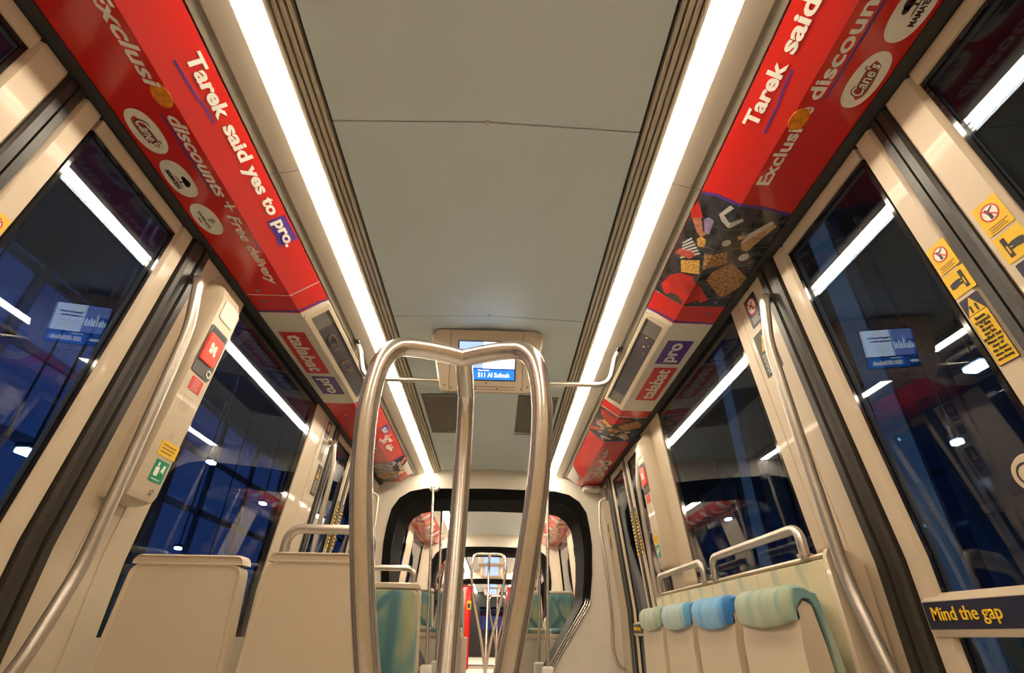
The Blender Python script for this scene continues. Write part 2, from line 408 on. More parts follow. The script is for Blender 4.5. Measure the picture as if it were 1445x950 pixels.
# ================================================================ ADVERT PANELS
def SF(s):   # frame on the sloping face: a=along reading direction (y*-s), b from crease up
    return Fr((s*.89, 0, 2.10), (0, -s, 0), (-s*.804, 0, .594))
def OF(s):   # soffit frame: b measured from x=1.10 inwards
    return Fr((s*1.10, 0, 2.10), (0, -s, 0), (-s, 0, 0))
def prof(mb, s, y0, y1, sink=0.0):
    mb.prism_y([(s*x, z+sink) for x, z in PR], y0, y1); return mb
def clip(pts, lim, keep_low):
    out = []
    for (a, b), (c, d) in zip(pts, pts[1:]+pts[:1]):
        i, j = (b <= lim) == keep_low or b == lim, (d <= lim) == keep_low or d == lim
        if i: out.append((a, b))
        if i != j and b != d:
            t = (lim-b)/(d-b); out.append((a+(c-a)*t, lim))
    return out
def unf(mb, s, pts, h=.001):        # pts in (y, w): w from outer edge; >.21 is on the slope
    lo, hi = clip(pts, .21, True), clip(pts, .21, False)
    for q, F, sub in ((lo, OF(s), 0), (hi, SF(s), .21)):
        r = []
        for a, b in q:
            if not r or (abs(r[-1][0]-a)+abs(r[-1][1]-b)) > 1e-5: r.append((a, b))
        if len(r) > 2:
            P = [(-s*a, b-sub) for a, b in r]
            mb.poly(F, P, .0002, h)
    return mb
def oval(parent, s, y, b, kind, L=.080, Hh=.044):
    F = OF(s).at(-s*y, b)
    o = MB().poly(F, ell(0, 0, L, Hh, 40, 2.25), .0002, .0011).build('logo_oval', WHITEI, parent)
    if kind == 'canes':
        MB().poly(F.at(0, 0, .0011), ell(0, -.004,   .052, .019, 28, 2.6, .12), 0, .0004).build('logo_ribbon', mat('logo_brown', (.30, .12, .03), .4), o)
        MB().poly(F.at(0, 0, .0015), ell(0, -.001, .056, .012, 28, 2.4, .12), 0, .0004).build('logo_band', REDI, o)
        t = MB(); text(t, F, "Cane's", .045, x=-.048, y=-.012, h=.0030, bold=.07, shear=.3, width=.096); t.build('logo_outline', mat('logo_maroon', (.10, .01, .01), .4), o)
        t = MB(); text(t, F, "Cane's", .045, x=-.046, y=-.011, h=.0052, bold=.012, shear=.3, width=.091); t.build('lettering', WHITEI, o)
    elif kind == 'tree':
        t = MB()
        for cx, cy, a, bb in ((.012, .018, .017, .011), (-.002, .017, .012, .008), (.024, .014, .010, .008)):
            t.poly(F, ell(cx, cy, a, bb, 14), .0011, .0018)
        t.poly(F, [(.008, -.004), (.014, -.004), (.013, .010), (.010, .010)], .0011, .0019)
        t.poly(F, [(-.02, -.006), (.04, -.006), (.03, -.003), (-.01, -.003)], .0011, .0017)
        text(t, F, "MAMA'ESH", .021, x=-.040, y=-.026, h=.003, bold=.02, width=.078); t.build('logo_tree_and_lettering', mat('logo_dark_brown', (.045, .015, .012), .4), o)
    else:
        t = MB(); text(t, F, 'NAMELAKA', .015, x=-.043, y=-.014, h=.003, width=.086, space=1.3)
        text(t, F, 'CAFE', .007, x=-.012, y=-.028, h=.003, width=.024)
        for q in range(3): t.poly(F, ell(0.004+.006*math.cos(q*2.1), .016+.006*math.sin(q*2.1), .008, .0025, 12, 2, q*1.05), .0011, .0016)
        ring(t, F, .004, .016, .0115, .0125, .0011, .0016, 20)
        t.build('logo_flower_and_lettering', mat('logo_grey', (.12, .10, .09), .4), o)
def advert(s, y0, y1, label):
    p = prof(MB(), s, y0, y1).build('advert_panel', RED); tag(p, label, 'advertisement'); return p
FOOD = [
 (JACKET, [(1.295, .349), (1.356, .308), (1.385, .345), (1.347, .36)]),
 (SKIN, [(1.38, .344), (1.36, .313), (1.412, .285), (1.419, .269), (1.446, .279), (1.433, .302)]),
 (LAV, [(1.36, .3), (1.341, .287), (1.346, .266), (1.413, .258), (1.416, .277)]),
 (FRIES, [(1.462, .291), (1.441, .281), (1.444, .259), (1.482, .251), (1.494, .275)]),
 (FRIES, [(1.607, .31), (1.556, .243), (1.625, .216), (1.665, .286)]),
 (TRAY, [(1.512, .239), (1.474, .16), (1.547, .133), (1.591, .214)]),
 (TRAY, [(1.658, .176), (1.602, .169), (1.544, .111), (1.638, .008), (1.683, .008), (1.777, .058), (1.76, .087)]),
 (PWHITE, [(1.309, .261), (1.252, .241), (1.258, .225), (1.303, .244), (1.322, .216), (1.296, .179), (1.307, .168), (1.347, .205), (1.33, .242)]),
 (TAN, [(1.42, .131), (1.319, .066), (1.322, .037), (1.47, .084), (1.461, .11)]),
 (PWHITE, [(1.374, .12), (1.303, .068), (1.314, .053), (1.419, .119), (1.424, .129)]),
 (TAN, [(1.389, .157), (1.383, .122), (1.396, .119), (1.407, .146)]),
 (PWHITE, ell(1.427, .183, .018, .017, 14)), (PWHITE, ell(1.505, .082, .022, .02, 14)),
 (JACKET, [(1.79, .34), (1.717, .323), (1.669, .284), (1.657, .234), (1.717, .186), (1.801, .16), (1.849, .211), (1.852, .247), (1.836, .312)]),
 (JACKET, [(1.682, .199), (1.799, .116), (1.826, .143), (1.764, .176)]),
 (DARK2, [(1.848, .303), (1.816, .289), (1.806, .255), (1.828, .222), (1.848, .218), (1.85, .266)]),
]
STRIPES = [(1.512, .334), (1.468, .313), (1.528, .247), (1.556, .25), (1.605, .315)]
def food(parent, s, remap):
    bg = MB(); bg_pts = [remap(a, b) for a, b in [(1.262, .352), (1.245, .295), (1.243, .25), (1.24, .197), (1.249, .123), (1.279, .001), (1.853, .001), (1.853, .352)]]
    b = unf(bg, s, bg_pts, .0006).build('food_photo_print', FOODBG, parent)
    g = MB()                                          # faint street grid on the dark print
    for k in range(5):
        y = 1.33+k*.11; unf(g, s, [remap(a, c) for a, c in ((y, .02), (y+.004, .02), (y+.05, .33), (y+.046, .33))], .0008)
    g.build('print_lines', mat('print_grid', (.07, .065, .06), .3), b)
    for i, (mm, pts) in enumerate(FOOD):
        m_ = MB(); unf(m_, s, [remap(a, c) for a, c in pts], .0011+.00006*i); m_.build('printed_food' if mm in (FRIES, TRAY, TAN) else 'printed_figure', mm, b)
    m_ = MB()
    for k in range(6):
        t0, t1 = k/6, k/6+.09
        def L2(p, q, t): return (p[0]+(q[0]-p[0])*t, p[1]+(q[1]-p[1])*t)
        A, B, C, D = STRIPES[0], STRIPES[1], STRIPES[2], STRIPES[4]
        unf(m_, s, [remap(*q) for q in (L2(A, D, t0), L2(B, C, t0), L2(B, C, t1), L2(A, D, t1))], .0019)
    m_.build('printed_bag', PWHITE, b)
    m_ = MB(); unf(m_, s, [remap(a, c) for a, c in [(1.586, .345), (1.55, .335), (1.53, .29), (1.543, .267), (1.574, .281), (1.58, .316)]], .0022); m_.build('printed_hand', SKIN2, b)
    m_ = MB(); e = [(1.262, .352), (1.245, .295), (1.243, .25), (1.24, .197), (1.249, .123), (1.279, .001)]
    unf(m_, s, [remap(a, c) for a, c in e]+[remap(a-.012, c) for a, c in reversed(e)], .001); m_.build('purple_border', PURPLE, parent)
# --- left near advert
A = advert(-1, -.9, 1.868, 'red advert panel over the left doors reading Tarek said yes to pro')
S, O = SF(-1), OF(-1)
t = MB(); text(t, S, 'Tarek', .060, x=.808, y=.084, h=.0025, bold=.030, width=.20)
text(t, S, 'said yes to', .060, x=1.032, y=.084, h=.0025, bold=.030, width=.385); t.build('lettering', WHITEI, A)
p = MB(); p.poly(S, [(1.438, .070), (1.45, .064), (1.52, .068), (1.575, .060), (1.578, .140), (1.51, .136), (1.44, .134)], .0002, .001); p.build('purple_box', PURPLE, A)
t = MB(); text(t, S, 'pro.', .060, x=1.448, y=.086, h=.0034, bold=.030, width=.145); t.build('lettering', WHITEI, A)
p = MB(); p.poly(S, [(.812, .058), (.90, .061), (.96, .069), (1.014, .070), (1.014, .064), (.96, .063), (.90, .055), (.812, .052)], .0002, .001); p.build('underline', PURPLE, A)
t = MB(); text(t, O, 'Exclusi', .058, x=.605, y=.162, h=.0025, bold=.022, shear=.22, width=.262)
text(t, O, 'discounts', .056, x=.955, y=.163, h=.0025, bold=.022, shear=.22, width=.318)
text(t, O, '+', .075, x=1.295, y=.160, h=.0025, width=.045)
text(t, O, 'Free delivery', .056, x=1.365, y=.155, h=.0025, bold=.016, shear=.22, width=.412); t.build('lettering', WHITEI, A)
p = MB(); p.poly(O, [(.955, .154), (1.262, .158), (1.262, .152), (.955, .148)], .0002, .001)
p.build('underline', PURPLE, A); p = MB(); p.poly(O, [(1.50, .200), (1.54, .197), (1.545, .201), (1.503, .205)], .0002, .001); p.build('purple_accent', PURPLE, A)
p = MB(); p.poly(O, ell(.897, .186, .038, .026, 24, 2.2, -.15), .0012, .0024); p.build('printed_nugget', NUGGET, A)
for y, k in ((1.022, 'canes'), (1.206, 'tree'), (1.396, 'flower')): oval(A, -1, y, .071, k)
# --- right near advert
B = advert(1, -.9, 1.850, 'red advert panel over the right doors ending in a dark photo of food trays')
S, O = SF(1), OF(1)
t = MB(); text(t, S, 'Tarek', .060, x=-.960, y=.078, h=.0025, bold=.030, width=.20)
text(t, S, 'said yes to', .060, x=-.736, y=.078, h=.0025, bold=.030, width=.385)
text(t, S, 'pro.', .060, x=-.33, y=.080, h=.0034, bold=.030, width=.145); t.build('lettering', WHITEI, B)
p = MB(); p.poly(S, [(-.965, .050), (-.87, .054), (-.82, .062), (-.77, .064), (-.77, .058), (-.82, .056), (-.87, .048), (-.965, .044)], .0002, .001); p.build('underline', PURPLE, B)
t = MB(); text(t, O, 'Exclusi', .058, x=-1.142, y=.160, h=.0025, bold=.022, width=.215)
text(t, O, 'e', .058, x=-.88, y=.163, h=.0025, bold=.022)
text(t, O, 'discounts', .056, x=-.832, y=.163, h=.0025, bold=.022, width=.318)
text(t, O, '+', .075, x=-.49, y=.160, h=.0025, width=.045); t.build('lettering', WHITEI, B)
p = MB(); p.poly(O, [(-.828, .150), (-.51, .154), (-.51, .148), (-.828, .144)], .0002, .001); p.build('underline', PURPLE, B)
p = MB(); p.poly(O, ell(-.893, .188, .036, .026, 24, 2.2, .1), .0014, .0032); p.build('printed_nugget', NUGGET, B)
for y, k in ((.771, 'canes'), (.590, 'tree'), (.41, 'flower')): oval(B, 1, y, .070, k)
food(B, 1, lambda a, b: (a, b))
# seams, red bands with purple wave, screws, talabat display cases
def screw(par, s, y, b):
    F = OF(s).at(-s*y, b); p = MB(); p.poly(F, ell(0, 0, .0095, .0095, 18), .0005, .004); sc = p.build('screw', STEEL, par)
for s in (-1, 1):
    nm = SIDE[s]; ys = 1.872 if s < 0 else 1.854; y1 = 2.012 if s < 0 else 2.0
    t = prof(MB(), s, ys-.004, ys+.002, .001).build('trim_%d' % (5 if s < 0 else 6), WHITEP); struct(t, 'thin strip coloured white for light in the gap after the %s advert' % nm, 'trim')  # white colour stands in for light showing in the gap
    D = empty('display_case', (s*.95, 2.55, 2.1), 'white overhead display case with talabat and pro signs on the %s' % nm, 'display case')
    p = prof(MB(), s, ys+.0025, y1); p.build('red_band', RED, D)
    m_ = MB(); unf(m_, s, [(y1+.006, .352), (y1-.006, .30), (y1-.014, .215), (y1-.006, .16), (y1+.002, .001), (y1-.010, .001), (y1-.018, .16), (y1-.026, .215), (y1-.018, .30), (y1-.006, .352)], .001)
    m_.build('purple_border', PURPLE, D)
    p = prof(MB(), s, y1, 3.09); cs = p.build('case_body', WHITEP, D)
    F = SF(s); a0, a1 = sorted((-s*(y1+.03), -s*3.065))
    p = MB()                                          # raised cream surround of the dark display window
    out, inn = rr(a0, .006, a1, .139, .012), rr(a0+.035, .030, a1-.035, .124, .006)
    p.loft([[F.p(x, y, 0) for x, y in out], [F.p(x, y, .008) for x, y in out], [F.p(x, y, .008) for x, y in inn], [F.p(x, y, .002) for x, y in inn]], cap=False)
    p.build('display_surround', CREAM, D)
    dw = MB().poly(F, inn, .0005, .0025).build('display_window', LEDW, D)
    b0, b1 = sorted((-s*2.20, -s*2.90)) if s > 0 else sorted((-s*2.20, -s*3.0))
    MB().poly(F, rr(b0, .032, b1, .122), .0026, .0034).build('led_matrix', LEDD, dw)
    if s < 0:
        t = MB(); text(t, F, 'G1  L7', .06, x=2.26, y=.052, h=.009, width=.44); t.build('faint_lettering', LEDT, dw)
    else:
        q = MB()
        for a, b in ((-2.215, .078), (-2.30, .07), (-2.27, .050), (-2.36, .055)): q.poly(F, ell(a, b, .004 if b > .06 else .0015, .004 if b > .06 else .0015, 10), .0034, .0045)
        q.build('lit_dots', LEDO, dw)
    O = OF(s)
    if s < 0:
        MB().poly(O, rr(2.19, .040, 2.652, .172), .0002, .001).build('talabat_sign', REDI, D)
        MB().poly(O, rr(2.693, .050, 2.945, .186), .0002, .001).build('pro_sign', PURPLE, D)
        t = MB(); text(t, O, 'talabat', .105, x=2.215, y=.072, h=.0030, bold=.022, width=.41, shear=.08); text(t, O, 'pro', .10, x=2.715, y=.095, h=.0030, bold=.028, width=.205); t.build('lettering', WHITEI, D)
        screw(D, s, 1.916, .084); screw(A, s, 1.832, .084)
    else:
        MB().poly(O, rr(-2.91, .040, -2.46, .170), .0002, .001).build('talabat_sign', REDI, D)
        MB().poly(O, rr(-2.415, .050, -2.163, .182), .0002, .001).build('pro_sign', PURPLE, D)
        t = MB(); text(t, O, 'talabat', .105, x=-2.885, y=.072, h=.0030, bold=.022, width=.40, shear=.08); text(t, O, 'pro', .10, x=-2.395, y=.095, h=.0030, bold=.028, width=.205); t.build('lettering', WHITEI, D)
        screw(D, s, 1.905, .075); screw(B, s, 1.815, .075)
# far adverts
C = advert(-1, 3.093, 5.06, 'red advert panel beyond the left display case with dark food photo at its far end')
S, O = SF(-1), OF(-1)
p = MB(); p.poly(S, rr(3.66, .070, 3.80, .130), .0002, .001); p.build('purple_box', PURPLE, C)
t = MB(); text(t, S, '\ufeed\ufeae\ufe91', .06, x=3.68, y=.088, h=.003, bold=.02, width=.10)
text(t, S, '\ufedd \ufee2\ufecc\ufee7', .055, x=3.83, y=.082, h=.003, bold=.02, width=.17); text(t, S, '\ufedd\ufe8e\ufed7', .055, x=3.83, y=.030, h=.003, bold=.02, width=.13)
text(t, S, '\ufed5\ufead\ufe8e\ufec3', .055, x=4.02, y=.05, h=.003, bold=.02, width=.16)
text(t, O, '\ufeb0\ufef3\ufe8e\ufee3', .055, x=3.75, y=.150, h=.003, bold=.02, width=.2); text(t, O, '+', .05, x=4.0, y=.15, h=.003); t.build('lettering', WHITEI, C)
p = MB()
for a, b in ((3.30, .10), (3.36, .13)): p.poly(O, ell(a, b, .012, .006, 10), .0002, .001)
p.build('printed_flecks', PWHITE, C)
food(C, -1, lambda a, b: (4.42+(a-1.24)*1.04, b))
m_ = MB(); unf(m_, -1, [(4.60, .352), (4.72, .29), (4.98, .30), (5.05, .352)], .0024); m_.build('printed_white_bag', PWHITE, C)
Dd = advert(1, 3.093, 5.06, 'red advert panel beyond the right display case with three white ovals')
S, O = SF(1), OF(1)
m_ = MB(); unf(m_, 1, [(3.205, .352), (3.205, .001), (3.197, .001), (3.197, .352)], .001); m_.build('pale_line', PWHITE, Dd)
food(Dd, 1, lambda a, b: (3.215+(1.853-a)*.80, b))
t = MB(); text(t, O, '\ufeed\ufeae\ufe91 \ufedd \ufee2\ufecc\ufee7 \ufedd\ufe8e\ufed7 \ufed5\ufead\ufe8e\ufec3', .06, x=-4.75, y=.135, h=.003, bold=.02, width=.85); t.build('lettering', WHITEI, Dd)
for i, y in enumerate((4.27, 4.44, 4.61)):
    F = O.at(-y, .085); o = MB().poly(F, ell(0, 0, .075, .045, 28, 2.2), .0002, .001).build('logo_oval', WHITEI, Dd)
    MB().poly(F, ell(0, 0, .035, .018, 16), .001, .0016).build('logo_mark', mat('logo_brown', (.30, .12, .03), .4), o)
m_ = MB(); unf(m_, 1, [(4.62, .352), (4.80, .25), (5.05, .23), (5.05, .352)], .0024); m_.build('printed_white_bag', PWHITE, Dd)
p = MB(); p.box((.93, 4.99, 2.045), (1.10, 5.12, 2.098), .012); q = p.build('sensor_box', WHITEP); tag(q, 'small white sensor box under the far end of the right advert', 'sensor')
MB().cyl((1.03, 4.992, 2.07), (1.03, 4.986, 2.07), .008).build('sensor_eye', BLACKI, q)

# ================================================================ MONITOR, CROSS RAIL, VENTS
M0 = empty('ceiling_monitor', (0, 2.5, 1.93), 'cream ceiling monitor showing blue S11 Al Sufouh stop display', 'monitor')
F = Fr((-.008, 2.435, 2.093), (1, 0, 0), (0, -.366, .93))
def outl(w0, w1, h0, h1, r):
    pts = []
    for (cx, cy, a, rad) in ((w0-r*.6, h0+r*.6, -90, r*.6), (w1-r, h1-r, 0, r), (-w1+r, h1-r, 90, r), (-w0+r*.6, h0+r*.6, 180, r*.6)):
        for k in range(6):
            t = math.radians(a+90*k/5); pts.append((cx+rad*math.cos(t), cy+rad*math.sin(t)))
    return pts
fo = outl(.255, .312, -.172, .178, .05)
bk = [Vector((x*.96, 2.92, 2.255+.02*(y+.172)/.35)) for x, y in fo]
md = [Vector((F.p(x, y).x*1.0, 2.60, 2.06+.20*(y+.172)/.35)) for x, y in fo]
p = MB(); p.loft([[F.p(x*.965, y*.965, .004) for x, y in fo], [F.p(x, y, -.012) for x, y in fo], md, bk]); hs = p.build('housing', CREAM, M0)
p = MB()
for x in (-.202, .198): p.poly(F, rr(x-.0012, -.160, x+.0012, .170), .0035, .0046)
p.build('panel_joint', GROOVE, M0)
p = MB(); p.poly(F, rr(-.16, -.140, .16, -.136), .0035, .005); p.poly(F, rr(-.16, -.155, .16, -.152), .0035, .005); p.build('vent_slot', GREYI, M0)
p = MB()
for x, y in ((-.225, -.135), (.225, -.135), (-.19, -.148), (.19, -.148), (.06, -.148), (0, -.118), (-.06, -.148)): p.poly(F, ell(x, y, .005, .005, 12), .0035, .006)
p.build('screw', GREYI, M0)
MB().poly(F, rr(-.160, -.106, .160, .114, .004), .003, .006).build('screen_bezel', BLACKI, M0)
sx0, sx1, sy0, sy1 = -.153, .153, -.100, .108
sc = MB().poly(F, rr(sx0, sy0, sx1, sy1), .006, .0068).build('screen', SCR_B, M0)
MB().poly(F, rr(-.02, -.038, sx1, sy1), .0068, .0074).build('screen_page', SCR_W, sc)
p = MB(); p.poly(F, rr(sx0, .05, -.02, sy1), .0068, .0074); p.poly(F, rr(sx0+.01, -.036, -.02, 0), .0068, .0074); p.build('screen_sky', SCR_L, sc)
p = MB()                                              # little skyline on the blue half
for k, (x, h) in enumerate(((-.148, .03), (-.132, .045), (-.118, .03), (-.10, .07), (-.085, .04), (-.07, .055), (-.055, .035), (-.04, .05))):
    p.poly(F, [(x, 0), (x+.011, 0), (x+.011, h*.7), (x+.0055, h), (x, h*.7)], .0068, .0076)
p.build('screen_skyline', SCR_W, sc)
p = MB(); p.poly(F, rr(sx0, -.046, sx1, -.038), .0068, .0076); p.poly(F, rr(sx0, sy0, sx0+.062, -.050), .0068, .0072); p.build('screen_band', SCR_D, sc)
t = MB(); text(t, F, 'S11 Al Sufouh', .034, x=-.046, y=-.086, h=.017, bold=.012, width=.170)
text(t, F, '20:05', .020, x=-.147, y=-.078, h=.017, width=.048)
text(t, F, 'Next station', .010, x=-.046, y=-.052, h=.017, width=.06); t.build('screen_lettering', SCR_T, sc)
t = MB(); text(t, F, 'Enjoy the best food', .013, x=-.008, y=.060, h=.0165, width=.125); text(t, F, 'every day on the go', .013, x=-.008, y=.042, h=.0165, width=.115)
for k in range(3): text(t, F, '____________', .008, x=-.008, y=.018-.014*k, h=.0165, width=.12)
t.build('screen_small_print', mat('screen_ink', (.05, .05, .2), .4, emit=(.12, .2, .55), es=.5), sc)
# cross rail
R0 = empty('cross_rail', (0, 2.5, 2.0), 'slim steel hand rail crossing under the monitor between the light covers', 'hand rail')
p = MB(); p.tube([(-.742, 2.47, 2.205), (-.725, 2.48, 2.17), (-.685, 2.50, 2.0), (.675, 2.50, 2.0), (.720, 2.48, 2.17), (.738, 2.47, 2.205)], .0135, 14, .075); p.build('rail_tube', STEELR, R0)
for s in (-1, 1):
    MB().box((s*.74-.016, 2.42, 2.195), (s*.74+.016, 2.51, 2.208), .004).build('rail_bracket', RUBBER, R0)
for s in (-1, 1):
    V = empty('ceiling_vent', (s*.342, 3.62, 2.25), 'dark slotted ceiling vent on the %s behind the monitor' % SIDE[s], 'vent', 'ceiling vents behind the monitor')
    def cz(x): return 2.276-.024*abs(x)/.51
    x0, x1 = sorted((s*.20, s*.486))
    p = MB(); p.loft([[(x0, 3.25, cz(x0)-.001), (x1, 3.25, cz(x1)-.001), (x1, 3.25, cz(x1)-.004), (x0, 3.25, cz(x0)-.004)], [(x0, 4.0, cz(x0)-.001), (x1, 4.0, cz(x1)-.001), (x1, 4.0, cz(x1)-.004), (x0, 4.0, cz(x0)-.004)]]); p.build('backing', VENTM, V)
    p = MB(); k = 30
    for i in range(k):
        x = x0+.004+(x1-x0-.008)*i/(k-1); z = cz(x)
        p.box((x-.0022, 3.25, z-.009), (x+.0022, 4.0, z-.004))
    for y in (3.25, 3.995): p.box((x0, y-.003, min(cz(x0), cz(x1))-.012), (x1, y+.003, min(cz(x0), cz(x1))-.004))
    p.build('slats', SLAT, V)

# ================================================================ GRAB RAILS
def wall_rail(s, y, sg, label, r=.0165):
    o = empty('grab_rail', tuple(wp(s, y, .7)), label, 'grab rail')
    pts = [wp(s, y, 1.962, .0), wp(s, y-.062*sg, 1.947, .054), wp(s, y-.036*sg, 1.74, .092), wp(s, y-.012*sg, 1.30, .100), wp(s, y-.012*sg, .95, .112), wp(s, y-.085*sg, .70, .112), wp(s, y-.12*sg, .58, .06), wp(s, y-.125*sg, .56, .0)]
    p = MB(); p.tube(pts, r, 14, .06); p.build('rail_tube', STEELR, o)
    p = MB(); F = WF(s, y, 1.965); p.poly(F, ell(0, 0, .028, .028, 20), 0, .006); p.build('mounting_plate', STEELR, o)
wall_rail(-1, 1.610, 1, 'bent steel grab rail on the left pillar passing the red emergency unit', .019)
wall_rail(1, 1.610, 1, 'bent steel grab rail on the right pillar over the warning stickers', .019)
wall_rail(-1, 3.49, 1, 'bent steel grab rail on the left far pillar beside the far doors')
wall_rail(1, 3.56, 1, 'bent steel grab rail behind the right far emergency unit')
wall_rail(-1, 4.93, -1, 'thin grab rail on the left wall next to the gangway portal', .014)
wall_rail(1, 4.96, -1, 'thin grab rail on the right wall next to the gangway portal', .014)

# ================================================================ EMERGENCY UNITS
def unit(s, yc, label, flip=1):
    E0 = empty('emergency_unit', tuple(wp(s, yc, 1.16)), label, 'emergency intercom')
    zb, zt = 1.165, 1.965; hw = .084; d = .088
    loops = []
    def sec(w, o1): return [(-w-.006, 0.0), (-w, o1-.018), (-w+.012, o1), (w-.012, o1), (w, o1-.018), (w+.006, 0.0)]
    for z, w, o1 in ((zb-.004, hw-.014, d-.03), (zb+.008, hw-.004, d-.006), (zb+.03, hw, d), (zt-.03, hw, d), (zt+.03, hw-.008, d-.02), (zt+.075, hw-.02, .012)):
        loops.append([wp(s, yc+y, z, o) for y, o in sec(w, o1)])
    MB().loft(loops).build('unit_body', CREAM, E0)
    F = WF(s, yc, 1.20, d+.0002)                      # a = reading right, b = height above 1.20 (along the lean)
    q = lambda y, z: ((y-yc)*(-s), (z-1.20)/math.cos(math.atan(.09)))
    def R_(y0, y1, z0, z1, r=0):
        a, b = q(yc+y0*flip, z0), q(yc+y1*flip, z1); return rr(min(a[0], b[0]), a[1], max(a[0], b[0]), b[1], r)
    p = MB(); a = R_(-.058, .064, 1.862, 1.955, .012); b = [(x*1.0, y) for x, y in R_(-.052, .058, 1.868, 1.949, .010)]
    p.poly(F, b, 0, .003); p.build('blank_cover', WHITEP, E0)
    MB().poly(F, R_(-.066, .058, 1.872-.242, 1.828, .010), 0, .0035).build('button_bezel', BEZ, E0)
    MB().poly(F, R_(-.054, .046, 1.795, 1.822, .003), .0036, .0042).build('button_recess', BLACKI, E0)
    rb = MB().poly(F, R_(-.056, .040, 1.685, 1.795, .006), .0036, .011).build('alarm_button', REDB, E0)
    p = MB(); c = q(yc-.008*flip, 1.74)
    for dx, dy, a, b in ((-.016, .014, .009, .012), (-.012, -.008, .012, .010), (.012, .004, .008, .02), (.016, -.014, .009, .007), (-.002, .004, .004, .014)):
        p.poly(F, ell(c[0]+dx, c[1]+dy, a, b, 12, 2.4), .011, .0116)
    p.build('hand_pictogram', WHITEI, rb)
    c = q(yc+.036*flip, 1.655); p = MB(); ring(p, F, c[0], c[1], .009, .016, .0036, .007, 20); p.build('key_ring', STEEL, E0)
    MB().poly(F, ell(c[0], c[1], .0085, .0085, 16), .0036, .006).build('key_barrel', BLACKI, E0)
    l = MB().poly(F, R_(-.036, .040, 1.567, 1.618, .002), 0, .0012).build('red_sticker', REDI, E0)
    t = MB()
    for k in range(5):
        c = q(yc+.002*flip, 1.608-.009*k); t.poly(F, rr(c[0]-.022+.003*(k % 2), c[1]-.0018, c[0]+.022-.004*(k % 3), c[1]+.0018), .0012, .0018)
    t.build('small_print', mat('pale_red_ink', (.75, .30, .25), .5), l)
    p = MB(); c = q(yc-.004*flip, 1.515)
    for i in range(7):
        for j in range(7):
            p.poly(F, ell(c[0]+(i-3)*.0085, c[1]+(j-3)*.0085, .0017, .0017, 6), 0, .0006)
    p.build('speaker_holes', mat('hole_shadow', (.30, .25, .19), .6), E0)
    c = q(yc+.01*flip, 1.396); MB().poly(F, ell(c[0], c[1], .011, .011, 20), 0, .0015).build('indicator', COVER, E0)
    l = MB().poly(F, R_(-.030, .075, 1.321, 1.371, .002), 0, .0012).build('yellow_sticker', YELLOW, E0)
    t = MB()
    for k in range(3):
        c = q(yc+.022*flip, 1.358-.012*k); t.poly(F, rr(c[0]-.040, c[1]-.0022, c[0]+.036-.01*(k == 2), c[1]+.0022), .0012, .0018)
    t.build('small_print', mat('brown_ink', (.30, .16, .02), .5), l)
    l = MB().poly(F, R_(-.016, .060, 1.235, 1.308, .004), 0, .0012).build('green_sticker', GREEN, E0)
    t = MB(); c = q(yc+.020*flip, 1.272)
    t.poly(F, rr(c[0]-.024, c[1]-.018, c[0]-.002, c[1]+.012, .006), .0012, .002); t.poly(F, rr(c[0]-.018, c[1]+.014, c[0]-.010, c[1]+.028, .003), .0012, .002)
    t.poly(F, [(c[0]+.006, c[1]-.004), (c[0]+.016, c[1]+.024), (c[0]+.026, c[1]+.022), (c[0]+.024, c[1]-.006), (c[0]+.014, c[1]+.002)], .0012, .002)
    t.poly(F, rr(c[0]-.024, c[1]-.030, c[0]+.024, c[1]-.027), .0012, .0018); t.build('hand_pictogram', WHITEI, l)
    c = q(yc+.030*flip, 1.205); p = MB(); p.poly(F, ell(c[0], c[1], .010, .010, 18), 0, .004); ring(p, F, c[0], c[1], .007, .010, .004, .006, 18); p.build('lock', STEELR, E0)
unit(-1, 1.748, 'cream emergency unit with red alarm button on the left pillar')
unit(1, 3.375, 'cream emergency unit with red alarm button on the right far pillar')

